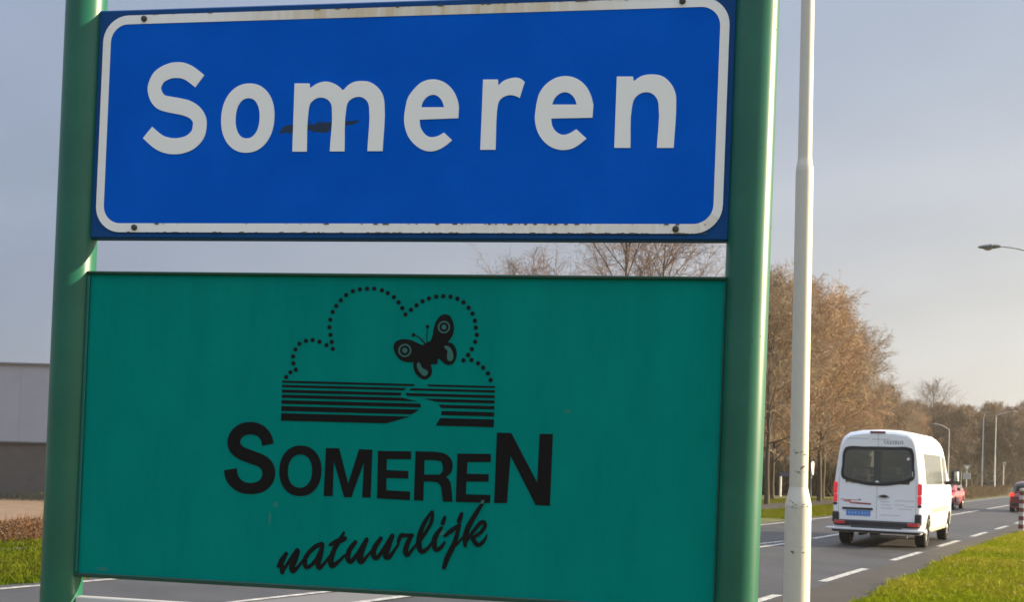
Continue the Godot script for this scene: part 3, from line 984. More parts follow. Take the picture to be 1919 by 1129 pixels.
func striped_post() -> void:
	var t := thing("striped_post", "red and white banded post on the grass verge by the road", "post", Vector3(15.40, 0, -33.8), 0.0)
	var red := paint(Color(0.14, 0.03, 0.028), 0.6)
	var white := paint(Color(0.42, 0.39, 0.37), 0.6)
	var y := 0.0
	for k in 11:
		var s := Shape.new()
		var h := 0.126
		s.lathe(Vector3(0, y, 0), Vector3.UP, PackedVector2Array([Vector2(0.085, 0), Vector2(0.085, h - 0.001)] if k < 10 else [Vector2(0.085, 0), Vector2(0.085, 0.05), Vector2(0.07, 0.08), Vector2(0, 0.09)]), 24)
		part("band", s, white if k % 2 == 0 else red, t)
		y += h
	var s := Shape.new()
	s.lathe(Vector3(0, -0.1, 0), Vector3.UP, PackedVector2Array([Vector2(0.13, 0), Vector2(0.13, 0.14), Vector2(0.087, 0.16), Vector2(0.087, 0.165)]), 20)
	part("foot", s, paint(Color(0.04, 0.04, 0.04), 0.7), t)


# ---------------------------------------------------------------- vehicles
func wheel(parent: Node, at: Vector3, r: float, wide: float, out: float, tyre: Material, rim: Material) -> void:
	var s := Shape.new()
	var h := wide / 2.0
	s.lathe(at, Vector3.RIGHT * out, PackedVector2Array([Vector2(r * 0.6, -h), Vector2(r * 0.93, -h), Vector2(r, -h * 0.75), Vector2(r, h * 0.75), Vector2(r * 0.93, h), Vector2(r * 0.64, h), Vector2(r * 0.62, h * 0.8)]), 28)
	var w := part("wheel", s, tyre, parent)
	s = Shape.new()
	s.lathe(at, Vector3.RIGHT * out, PackedVector2Array([Vector2(r * 0.62, h * 0.8), Vector2(r * 0.56, h * 0.55), Vector2(r * 0.3, h * 0.7), Vector2(r * 0.16, h * 0.95), Vector2(0, h * 0.97)]), 28)
	part("rim", s, rim, w)


# rings of a body whose right half is given as (width share, height) pairs
func body_ring(half: Array, z: float, hw: float) -> PackedVector3Array:
	var r := PackedVector3Array()
	for p in half:
		r.append(Vector3(p.x * hw, p.y, z))
	for k in range(half.size() - 2, -1, -1):
		r.append(Vector3(-half[k].x * hw, half[k].y, z))
	return r


func lookup(table: Array, s: float) -> float:
	for k in table.size() - 1:
		if s <= table[k + 1][0]:
			return lerpf(table[k][1], table[k + 1][1], clampf((s - table[k][0]) / (table[k + 1][0] - table[k][0]), 0, 1))
	return table[-1][1]


func minibus(at: Vector3) -> void:
	var t := thing("minibus", "white high-roofed taxi minibus driving away with its red tail lights on", "minibus", at, 0.036 - ROAD_TURN)
	var white := paint(Color(0.84, 0.845, 0.855), 0.4)
	white.clearcoat_enabled = true
	white.clearcoat = 0.25
	white.clearcoat_roughness = 0.12
	var trim := paint(Color(0.018, 0.018, 0.02), 0.55)
	var seam := paint(Color(0.42, 0.42, 0.44), 0.6)
	var cloth := paint(Color(0.22, 0.22, 0.21), 0.9)
	var lining := paint(Color(0.07, 0.07, 0.07), 0.9)
	var tyre := paint(Color(0.014, 0.014, 0.014), 0.85)
	var rim := paint(Color(0.42, 0.41, 0.39), 0.45, 0.4)
	var glass := paint(Color(0.085, 0.10, 0.09), 0.06)
	glass.transparency = BaseMaterial3D.TRANSPARENCY_ALPHA
	glass.albedo_color.a = 0.55
	glass.roughness = 0.25
	var red := paint(Color(0.45, 0.03, 0.05), 0.25)
	red.emission_enabled = true
	red.emission = Color(0.9, 0.14, 0.2)
	red.emission_energy_multiplier = 0.22

	var half := [Vector2(0.93, 0.32), Vector2(0.985, 0.42), Vector2(1, 0.6), Vector2(1, 0.8), Vector2(1, 1.1), Vector2(0.99, 1.36), Vector2(0.98, 1.45), Vector2(0.945, 1.8), Vector2(0.90, 2.16), Vector2(0.885, 2.26), Vector2(0.85, 2.42), Vector2(0.79, 2.54), Vector2(0.67, 2.63), Vector2(0.38, 2.68), Vector2(0, 2.695)]
	var n := half.size()
	var spots := [0.0, 0.03, 0.09, 0.2, 0.45, 0.55, 0.62, 0.7, 0.8, 0.9, 1.0, 1.1, 1.2, 1.3, 1.38, 1.45, 1.6, 1.95, 2.05, 3.4, 3.5, 4.2, 4.245, 4.32, 4.4, 4.5, 4.6, 4.7, 4.8, 4.9, 5.0, 5.08, 5.15, 5.3, 5.6, 5.82, 5.9]
	var width := [[0, 0.915], [0.03, 0.955], [0.09, 0.982], [0.2, 0.995], [5.0, 0.995], [5.3, 0.96], [5.6, 0.88], [5.82, 0.74], [5.9, 0.6]]
	var height := [[0, 2.585], [0.03, 2.63], [0.09, 2.66], [0.2, 2.68], [0.45, 2.69], [3.6, 2.695], [4.0, 2.66], [4.2, 2.6], [4.4, 2.46], [4.8, 1.95], [5.15, 1.45], [5.3, 1.34], [5.6, 1.2], [5.82, 1.0], [5.9, 0.75]]
	var rings := []
	for s in spots:
		var top := lookup(height, s)
		var here := []
		for k in n:
			var y: float = half[k].y
			if y > 1.36:
				y = 1.36 + (y - 1.36) * maxf(top - 1.36, 0.0) / (2.695 - 1.36)
			y = minf(y, top - 0.002 * (n - 1 - k))
			for axle in [1.0, 4.665]:
				var d := absf(s - axle)
				if d < 0.43 and k < 4:
					y = maxf(y, 0.335 + sqrt(0.185 - d * d) + 0.004 * k)
			here.append(Vector2(half[k].x, y))
		rings.append(body_ring(here, 1.0 - s, lookup(width, s)))
	var m: int = rings[0].size()
	var panes := {}
	for k in spots.size() - 1:
		var s: float = spots[k] + 0.01
		if (s > 0.5 and s < 3.4) or (s > 3.5 and s < 4.2):
			for i in [6, 7]:
				panes[Vector2i(k, i)] = 1
				panes[Vector2i(k, m - 2 - i)] = 1
		if s > 4.4 and s < 5.15:
			for i in range(9, m - 10):
				panes[Vector2i(k, i)] = 1
	var shell := Shape.new()
	shell.loft(rings, false, panes, Vector3(0, 1.3, 0))
	var nose: PackedVector3Array = rings[-1]
	for k in n - 1:
		shell.quad(nose[k], nose[k + 1], nose[m - 2 - k], nose[m - 1 - k], Vector3.FORWARD)
	# the rear face, open behind the rear window
	var back: PackedVector3Array = rings[0]
	for k in n - 1:
		var a := back[k]
		var b := back[k + 1]
		if k >= 6 and k <= 8:
			for q in [1.0, -1.0]:
				shell.quad(Vector3(a.x * q, a.y, a.z), Vector3(b.x * q, b.y, b.z), Vector3(0.70 * q, b.y, b.z), Vector3(0.70 * q, a.y, a.z), Vector3.BACK)
		else:
			shell.quad(a, b, Vector3(-b.x, b.y, b.z), Vector3(-a.x, a.y, a.z), Vector3.BACK)
	part("body", shell, white, t)
	# side windows and windscreen
	var all := {}
	for k in spots.size() - 1:
		for i in m - 1:
			if not panes.has(Vector2i(k, i)):
				all[Vector2i(k, i)] = 1
	for q in [[0.5, 3.4, 0], [3.5, 4.2, 0], [0.5, 3.4, 1], [3.5, 4.2, 1], [4.4, 5.15, 2]]:
		var shut := all.duplicate()
		for k in spots.size() - 1:
			var s: float = spots[k] + 0.01
			for i in m - 1:
				var side := 2 if s > 4.4 else (0 if i < n else 1)
				if s < q[0] or s > q[1] or side != q[2]:
					shut[Vector2i(k, i)] = 1
		var w := Shape.new()
		w.loft(rings, false, shut, Vector3(0, 1.3, 0))
		part("windscreen" if q[2] == 2 else "window", w, glass, t)

	# rear window: black edge and pane
	var rear := Transform3D(Basis.IDENTITY, Vector3(0, 0, 1.0))
	var edge := rounded(PackedVector2Array([Vector2(0.70, 2.27), Vector2(0.3, 2.285), Vector2(0.0, 2.29), Vector2(-0.3, 2.285), Vector2(-0.70, 2.27), Vector2(-0.745, 2.23), Vector2(-0.79, 1.85), Vector2(-0.80, 1.60), Vector2(-0.77, 1.55), Vector2(-0.5, 1.46), Vector2(-0.2, 1.405), Vector2(0.0, 1.40), Vector2(0.2, 1.405), Vector2(0.5, 1.46), Vector2(0.77, 1.55), Vector2(0.80, 1.60), Vector2(0.79, 1.85), Vector2(0.745, 2.23)]), 1.4)
	var lip := PackedVector2Array()
	for p in edge:
		lip.append(Vector2(p.x * 0.93, 1.86 + (p.y - 1.86) * 0.84))
	var s := Shape.new()
	s.band(edge, lip, 0.0, 0.012, rear)
	var frame := part("rear_window", s, trim, t)
	s = Shape.new()
	s.plate(lip, 0.006, 0.010, rear)
	part("pane", s, glass, frame)
	s = Shape.new()
	s.box(Vector3(0, 1.83, 1.004), Vector3(0.17, 0.72, 0.006))
	part("pillar", s, paint(Color(0.035, 0.037, 0.037), 0.3), frame)
	s = Shape.new()
	s.plate(ellipse(Vector2(0.66, 2.02), 0.03, 0.03, 16), 0.011, 0.014, rear)
	s.plate(PackedVector2Array([Vector2(-0.05, 1.475), Vector2(0.05, 1.475), Vector2(0, 1.525)]), 0.0, 0.014, rear)
	s.plate(PackedVector2Array([Vector2(0.755, 1.63), Vector2(0.77, 1.63), Vector2(0.765, 1.74), Vector2(0.752, 1.74)]), 0.011, 0.014, rear)
	part("stickers", s, white, frame)

	# seats with head rests, floor and lining inside
	s = Shape.new()
	s.box(Vector3(0, 0.58, -1.4), Vector3(1.7, 0.08, 4.6))
	s.box(Vector3(0, 0.46, -1.4), Vector3(1.1, 0.16, 4.9))
	part("floor", s, lining, t)
	for row in [[-0.1, 0], [-1.1, 1], [-2.1, 2]]:
		for x in [-0.56, 0.0 if row[1] == 1 else -0.1, 0.56]:
			if row[1] == 0 and absf(x) < 0.2:
				continue
			s = Shape.new()
			s.box(Vector3(x, 1.28, row[0]), Vector3(0.44, 0.66, 0.12), Basis(Vector3.RIGHT, 0.15), 0.03)
			s.box(Vector3(x, 0.98, row[0] - 0.25), Vector3(0.44, 0.14, 0.46), Basis.IDENTITY, 0.03)
			s.box(Vector3(x, 0.78, row[0] - 0.2), Vector3(0.3, 0.36, 0.3))
			var seat := part("seat", s, cloth, t)
			s = Shape.new()
			s.box(Vector3(x, 1.73, row[0] + 0.07), Vector3(0.24, 0.2, 0.1), Basis(Vector3.RIGHT, 0.15), 0.03)
			part("head_rest", s, paint(Color(0.45, 0.44, 0.42), 0.6), seat)
			if row[1] == 0:
				# pale grab rails beside the rear seats
				s = Shape.new()
				for d in [-0.16, 0.16]:
					s.tube(PackedVector3Array([Vector3(x + d, 1.5, 0.0), Vector3(x + d + 0.02, 1.78, 0.02)]), PackedFloat32Array([0.02, 0.02]), 8)
				part("rails", s, paint(Color(0.7, 0.69, 0.66), 0.3), seat)

	# tail lights on the rear corners
	for x in [-1.0, 1.0]:
		s = Shape.new()
		s.box(Vector3(x * 0.915, 1.34, 0.965), Vector3(0.10, 0.26, 0.1), Basis(Vector3.UP, x * 0.35), 0.02)
		var light := part("tail_light", s, red, t)
		s = Shape.new()
		s.box(Vector3(x * 0.915, 1.10, 0.965), Vector3(0.098, 0.2, 0.1), Basis(Vector3.UP, x * 0.35), 0.02)
		part("lower_lens", s, red, light)
		s = Shape.new()
		s.box(Vector3(x * 0.918, 0.965, 0.965), Vector3(0.095, 0.06, 0.09), Basis(Vector3.UP, x * 0.35), 0.012)
		part("lamp_foot", s, trim, light)
		s = Shape.new()
		s.box(Vector3(x * 0.80, 0.545, 1.07), Vector3(0.24, 0.07, 0.03), Basis.IDENTITY, 0.01)
		part("reflector", s, paint(Color(0.5, 0.02, 0.025), 0.3), t)
	s = Shape.new()
	s.box(Vector3(-0.02, 2.615, 0.985), Vector3(0.34, 0.05, 0.06), Basis.IDENTITY, 0.012)
	part("high_brake_light", s, paint(Color(0.16, 0.05, 0.05), 0.3), t)
	# bumper, corner pieces and the long pale step
	s = Shape.new()
	s.box(Vector3(0, 0.535, 0.99), Vector3(1.9, 0.14, 0.14), Basis.IDENTITY, 0.03)
	for x in [-1.0, 1.0]:
		s.box(Vector3(x * 0.90, 0.66, 0.965), Vector3(0.16, 0.26, 0.12), Basis(Vector3.UP, x * 0.3), 0.03)
	part("bumper", s, trim, t)
	s = Shape.new()
	s.box(Vector3(0, 0.405, 1.06), Vector3(2.16, 0.045, 0.34), Basis.IDENTITY, 0.01)
	part("step", s, paint(Color(0.62, 0.62, 0.62), 0.45), t)
	s = Shape.new()
	s.box(Vector3(0, 0.36, 1.0), Vector3(1.9, 0.05, 0.3))
	s.tube(PackedVector3Array([Vector3(-0.35, 0.3, 0.95), Vector3(-0.35, 0.3, 0.2)]), PackedFloat32Array([0.05, 0.05]), 10)
	s.box(Vector3(0, 0.34, 0.0), Vector3(1.5, 0.12, 0.12))
	part("underframe", s, trim, t)
	s = Shape.new()
	s.tube(PackedVector3Array([Vector3(-0.2, 0.24, 0.6), Vector3(0.62, 0.24, 0.6)]), PackedFloat32Array([0.03, 0.03]), 8)
	part("tow_bar", s, paint(Color(0.45, 0.43, 0.4), 0.4, 0.5), t)
	# doors: seams, handle, plate and its recess
	s = Shape.new()
	for q in [[0.0, 1.02, 0.010, 0.74], [-0.845, 1.1, 0.010, 0.95], [0.845, 1.1, 0.010, 0.95], [0.0, 2.44, 0.010, 0.28]]:
		s.box(Vector3(q[0], q[1], 1.001), Vector3(q[2], q[3], 0.004))
	part("door_seam", s, seam, t)
	s = Shape.new()
	s.plate(rounded(PackedVector2Array([Vector2(0.27, 1.165), Vector2(0.15, 1.20), Vector2(0.03, 1.165), Vector2(0.15, 1.135)]), 1.6), 0.0, 0.03, rear)
	part("handle", s, trim, t)
	s = Shape.new()
	s.box(Vector3(-0.42, 0.865, 1.008), Vector3(0.68, 0.05, 0.03), Basis.IDENTITY, 0.008)
	part("plate_light", s, trim, t)
	s = Shape.new()
	s.box(Vector3(-0.40, 0.765, 1.004), Vector3(0.54, 0.125, 0.012), Basis.IDENTITY, 0.004)
	var plate := part("number_plate", s, paint(Color(0.09, 0.24, 0.58), 0.4), t)
	s = Shape.new()
	for q in [[-0.6, 0.05], [-0.53, 0.035], [-0.46, 0.05], [-0.38, 0.03], [-0.31, 0.05], [-0.24, 0.04], [-0.18, 0.03]]:
		s.box(Vector3(q[0], 0.765, 1.0105), Vector3(q[1] * 0.6, 0.055, 0.002))
	part("plate_marks", s, paint(Color(0.3, 0.45, 0.72), 0.4), plate)
	# lettering: the word over the window, the red emblem, the faint grey lines
	var word := TextMesh.new()
	var font := SystemFont.new()
	font.font_names = PackedStringArray(["Droid Sans"])
	font.font_weight = 700
	word.font = font
	word.text = "TAXIBUS"
	word.font_size = 32
	word.pixel_size = 0.0034
	word.depth = 0.004
	var lettering := mesh_part("lettering", word, paint(Color(0.28, 0.28, 0.31), 0.5), t)
	lettering.position = Vector3(0.33, 2.385, 1.001)
	s = Shape.new()
	s.plate(PackedVector2Array([Vector2(-0.80, 1.075), Vector2(-0.42, 1.06), Vector2(-0.42, 1.045), Vector2(-0.80, 1.06)]), 0.0, 0.003, rear)
	s.plate(PackedVector2Array([Vector2(-0.62, 1.015), Vector2(-0.12, 1.0), Vector2(-0.12, 0.96), Vector2(-0.58, 0.975)]), 0.0, 0.003, rear)
	s.plate(PackedVector2Array([Vector2(-0.75, 1.04), Vector2(-0.60, 1.05), Vector2(-0.56, 1.02), Vector2(-0.72, 1.02)]), 0.0031, 0.005, rear)
	var logo := part("red_emblem", s, paint(Color(0.5, 0.12, 0.10), 0.5), t)
	s = Shape.new()
	s.plate(PackedVector2Array([Vector2(-0.40, 1.085), Vector2(-0.34, 1.08), Vector2(-0.36, 1.055), Vector2(-0.42, 1.06)]), 0.0, 0.004, rear)
	s.plate(PackedVector2Array([Vector2(-0.46, 0.992), Vector2(-0.14, 0.983), Vector2(-0.14, 0.966), Vector2(-0.46, 0.975)]), 0.0031, 0.005, rear)
	part("emblem_mark", s, paint(Color(0.12, 0.06, 0.06), 0.5), logo)
	var faint := paint(Color(0.56, 0.56, 0.59), 0.5)
	for q in [[0.18, 1.04, 0.2], [0.6, 1.075, 0.42], [0.2, 0.97, 0.22], [0.5, 0.98, 0.22], [0.72, 0.95, 0.2], [0.22, 0.90, 0.24], [0.62, 0.89, 0.3], [0.3, 0.74, 0.42], [-0.45, 2.47, 0.5], [0.05, 2.455, 0.4]]:
		s = Shape.new()
		s.box(Vector3(q[0], q[1], 1.001), Vector3(q[2], 0.018, 0.003))
		part("grey_line", s, faint, t)
	# trim along the flank, door mirrors, wheels
	for x in [-1.0, 1.0]:
		s = Shape.new()
		s.box(Vector3(x * 0.995, 0.84, -1.85), Vector3(0.016, 0.11, 2.9), Basis.IDENTITY, 0.004)
		part("side_strip", s, paint(Color(0.40, 0.36, 0.27), 0.6), t)
		s = Shape.new()
		s.box(Vector3(x * 1.0, 0.63, -1.6), Vector3(0.008, 0.012, 3.4))
		s.box(Vector3(x * 0.998, 1.02, -1.02), Vector3(0.008, 0.75, 0.012))
		s.box(Vector3(x * 0.998, 1.02, -2.42), Vector3(0.008, 0.75, 0.012))
		part("side_seam", s, seam, t)
		s = Shape.new()
		s.box(Vector3(x * 1.2, 1.62, -3.1), Vector3(0.26, 0.38, 0.14), Basis(Vector3.UP, x * -0.2), 0.04)
		s.box(Vector3(x * 1.03, 1.48, -3.1), Vector3(0.14, 0.09, 0.09), Basis.IDENTITY, 0.02)
		var mirror := part("door_mirror", s, trim, t)
		s = Shape.new()
		s.box(Vector3(x * 1.22, 1.65, -3.026), Vector3(0.12, 0.24, 0.006), Basis(Vector3.UP, x * -0.2))
		part("mirror_glass", s, paint(Color(0.7, 0.72, 0.75), 0.05, 1.0), mirror)
		s = Shape.new()
		s.box(Vector3(x * 0.93, 0.4, -1.8), Vector3(0.1, 0.14, 2.7), Basis.IDENTITY, 0.02)
		part("sill", s, paint(Color(0.42, 0.38, 0.29), 0.6), t)
		wheel(t, Vector3(x * 0.85, 0.34, 0), 0.34, 0.235, x, tyre, rim)
		wheel(t, Vector3(x * 0.85, 0.34, -3.665), 0.34, 0.235, x, tyre, rim)
	s = Shape.new()
	s.box(Vector3(0, 0.55, -4.84), Vector3(1.6, 0.22, 0.12), Basis.IDENTITY, 0.04)
	s.box(Vector3(0, 0.86, -4.80), Vector3(0.8, 0.2, 0.05), Basis.IDENTITY, 0.02)
	part("front_bumper", s, trim, t)
	for x in [-0.62, 0.62]:
		s = Shape.new()
		s.box(Vector3(x, 0.95, -4.74), Vector3(0.3, 0.3, 0.16), Basis(Vector3.UP, x * -0.6), 0.05)
		part("headlight", s, paint(Color(0.7, 0.7, 0.7), 0.15), t)


func hatchback(label: String, at: Vector3, turn: float, colour: Color, lights_on: bool) -> Node3D:
	var t := thing("hatchback_car", label, "car", at, turn)
	var coat := paint(colour, 0.3)
	coat.clearcoat_enabled = true
	coat.clearcoat = 0.8
	coat.clearcoat_roughness = 0.08
	var trim := paint(Color(0.015, 0.015, 0.016), 0.6)
	var glass := paint(Color(0.02, 0.022, 0.024), 0.08)
	var red := paint(Color(0.4, 0.012, 0.012), 0.25)
	if lights_on:
		red.emission_enabled = true
		red.emission = Color(1.0, 0.16, 0.10)
		red.emission_energy_multiplier = 1.2
	var half := [Vector2(0.88, 0.2), Vector2(0.96, 0.3), Vector2(1, 0.45), Vector2(1, 0.62), Vector2(0.985, 0.78), Vector2(0.94, 0.88), Vector2(0.6, 0.93), Vector2(0, 0.945)]
	var n := half.size()
	var spots := [0.0, 0.04, 0.12, 0.3, 0.42, 0.5, 0.6, 0.7, 0.8, 0.9, 1.0, 1.08, 1.2, 1.6, 2.2, 2.8, 2.92, 3.0, 3.1, 3.2, 3.3, 3.4, 3.5, 3.6, 3.75, 3.95, 4.05, 4.1]
	var rings := []
	for s in spots:
		var top := lookup([[0, 0.74], [0.04, 0.84], [0.12, 0.92], [0.3, 0.945], [2.9, 0.945], [3.5, 0.86], [3.95, 0.7], [4.05, 0.62], [4.1, 0.52]], s)
		var here := []
		for k in n:
			var y: float = 0.2 + (half[k].y - 0.2) * (top - 0.2) / 0.745
			for axle in [0.74, 3.26]:
				var d := absf(s - axle)
				if d < 0.345 and k < 4:
					y = maxf(y, 0.3 + sqrt(0.119 - d * d) + 0.003 * k)
			here.append(Vector2(half[k].x, y))
		rings.append(body_ring(here, 2.05 - s, lookup([[0, 0.72], [0.04, 0.77], [0.12, 0.82], [0.4, 0.85], [3.4, 0.85], [3.8, 0.8], [4.05, 0.68], [4.1, 0.55]], s)))
	var m: int = rings[0].size()
	var s := Shape.new()
	s.loft(rings, false, {}, Vector3(0, 0.5, 0))
	for e in [[0, Vector3.BACK], [rings.size() - 1, Vector3.FORWARD]]:
		var r: PackedVector3Array = rings[e[0]]
		for k in n - 1:
			s.quad(r[k], r[k + 1], r[m - 2 - k], r[m - 1 - k], e[1])
	part("body", s, coat, t)
	# upper body: pillars and roof painted, the panes between them dark
	var upper := [Vector2(0.96, 0.0), Vector2(0.94, 0.14), Vector2(0.82, 0.72), Vector2(0.74, 0.88), Vector2(0.5, 0.97), Vector2(0, 1.0)]
	var cab := []
	var stops := [0.1, 0.2, 0.5, 0.6, 1.0, 1.45, 1.55, 2.3, 2.42, 3.05, 3.15]
	for p in stops:
		var roof := lookup([[0.1, 0.93], [0.2, 1.0], [0.5, 1.36], [0.6, 1.41], [1.0, 1.46], [1.6, 1.47], [2.3, 1.43], [2.42, 1.40], [3.05, 0.98], [3.15, 0.93]], p)
		var here := []
		for k in upper.size():
			here.append(Vector2(upper[k].x, 0.9 + upper[k].y * (roof - 0.9)))
		cab.append(body_ring(here, 2.05 - p, 0.83))
	var panes := {}
	var w: int = cab[0].size()
	for k in stops.size() - 1:
		var p: float = stops[k] + 0.01
		if (p > 0.6 and p < 1.45) or (p > 1.55 and p < 2.3):
			panes[Vector2i(k, 1)] = 1
			panes[Vector2i(k, w - 3)] = 1
		if (p > 0.2 and p < 0.5) or (p > 2.42 and p < 3.05):
			for i in range(2, w - 3):
				panes[Vector2i(k, i)] = 1
	s = Shape.new()
	s.loft(cab, false, panes, Vector3(0, 1.0, 0))
	part("roof", s, coat, t)
	for q in [[0.6, 1.45, 1, "window"], [1.55, 2.3, 1, "window"], [0.6, 1.45, w - 3, "window"], [1.55, 2.3, w - 3, "window"], [0.2, 0.5, -1, "rear_window"], [2.42, 3.05, -1, "windscreen"]]:
		var shut := {}
		for k in stops.size() - 1:
			var p: float = stops[k] + 0.01
			for i in w - 1:
				if not panes.has(Vector2i(k, i)) or p < q[0] or p > q[1] or (q[2] >= 0 and i != q[2]):
					shut[Vector2i(k, i)] = 1
		s = Shape.new()
		s.loft(cab, false, shut, Vector3(0, 1.0, 0))
		part(q[3], s, glass, t)
	for x in [-1.0, 1.0]:
		s = Shape.new()
		s.box(Vector3(x * 0.72, 0.80, 1.95), Vector3(0.2, 0.15, 0.14), Basis(Vector3.UP, x * 0.45), 0.03)
		part("tail_light", s, red, t)
		s = Shape.new()
		s.box(Vector3(x * 0.60, 0.62, -1.95), Vector3(0.34, 0.16, 0.2), Basis(Vector3.UP, x * -0.45), 0.04)
		part("headlight", s, paint(Color(0.75, 0.75, 0.75), 0.12), t)
		s = Shape.new()
		s.box(Vector3(x * 0.93, 0.98, -0.78), Vector3(0.16, 0.13, 0.1), Basis.IDENTITY, 0.03)
		part("door_mirror", s, trim, t)
		for z in [1.31, -1.21]:
			wheel(t, Vector3(x * 0.75, 0.3, z), 0.3, 0.19, x, paint(Color(0.014, 0.014, 0.014), 0.85), paint(Color(0.35, 0.35, 0.35), 0.4, 0.5))
	s = Shape.new()
	s.box(Vector3(0, 0.36, 2.0), Vector3(1.42, 0.2, 0.14), Basis.IDENTITY, 0.04)
	s.box(Vector3(0, 0.34, -2.0), Vector3(1.2, 0.18, 0.14), Basis.IDENTITY, 0.04)
	s.box(Vector3(0, 0.3, 0), Vector3(1.3, 0.12, 3.4))
	part("bumper", s, trim, t)
	s = Shape.new()
	s.box(Vector3(0, 0.6, 2.055), Vector3(0.52, 0.11, 0.015), Basis.IDENTITY, 0.003)
	part("number_plate", s, paint(Color(0.6, 0.42, 0.04), 0.5), t)
	return t


# ---------------------------------------------------------------- the sky
func sky_picture() -> ImageTexture:
	var w := 768
	var h := 384
	var im := Image.create_empty(w, h, false, Image.FORMAT_RGBF)
	var f := FastNoiseLite.new()
	f.seed = 21
	f.frequency = 1.0
	f.fractal_octaves = 5
	var sun := Vector3(sin(deg_to_rad(SUN_AZ)) * cos(deg_to_rad(SUN_EL)), sin(deg_to_rad(SUN_EL)), -cos(deg_to_rad(SUN_AZ)) * cos(deg_to_rad(SUN_EL)))
	for y in h:
		var el := PI * (0.5 - (y + 0.5) / h)
		for x in w:
			var az := TAU * (x + 0.5) / w
			var d := Vector3(sin(az) * cos(el), sin(el), -cos(az) * cos(el))
			var up := clampf(d.y, 0.0, 1.0)
			var near := acos(clampf(d.dot(sun), -1, 1))
			var flat := Vector2(d.x, d.z).normalized()
			var side := clampf(0.5 + 0.5 * (flat.x * sun.x + flat.y * sun.z) / cos(deg_to_rad(SUN_EL)), 0, 1)
			# away from the sun the haze is blue grey, towards it cream
			var low := Color(0.195, 0.24, 0.31).lerp(Color(0.86, 0.80, 0.68), smoothstep(0.22, 1.0, side))
			var high := Color(0.275, 0.335, 0.455).lerp(Color(0.365, 0.425, 0.515), smoothstep(0.2, 1.0, side))
			var c := low.lerp(high, pow(smoothstep(0.0, 0.42, up), 0.75))
			# unseen sky overhead, brightened on an overcast gradient to fill the shaded sign
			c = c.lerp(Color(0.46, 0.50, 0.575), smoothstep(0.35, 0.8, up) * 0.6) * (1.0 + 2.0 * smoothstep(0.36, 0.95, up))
			# stretched banks of thin cloud
			var q := Vector3(d.x, d.y * 3.2, d.z) / (0.35 + up)
			var cloud := f.get_noise_3dv(q * 1.1) * 0.6 + f.get_noise_3dv(q * 3.1 + Vector3(5, 2, 9)) * 0.3
			c = c * (1.0 + 0.17 * cloud)
			var veil := smoothstep(0.05, 0.5, cloud)
			c = c.lerp(Color(0.50, 0.51, 0.55) * (0.75 + 0.6 * side * side), veil * 0.22)
			var glow := exp(-pow(near / 0.35, 2.0)) * 0.35 + exp(-pow(near / 0.9, 2.0)) * 0.10
			c += Color(1.0, 0.84, 0.6) * glow
			if d.y < 0.0:
				c = c.lerp(Color(0.16, 0.16, 0.12), smoothstep(0.0, -0.12, d.y))
			im.set_pixel(x, y, Color(c.r, c.g, c.b))
	return ImageTexture.create_from_image(im)


const SUN_AZ := 89.0
const SUN_EL := 15.0


# a strip of ground between two edges given as functions of the way along
func strip(s: Shape, from: float, to: float, step: float, left: Array, right: Array, y: float) -> void:
	var n := int(ceil((to - from) / step))
	for k in n:
		var a := from + (to - from) * k / n
		var b := from + (to - from) * (k + 1) / n
		s.quad(road(a, lookup(left, a), y), road(b, lookup(left, b), y), road(b, lookup(right, b), y), road(a, lookup(right, a), y), Vector3.UP)


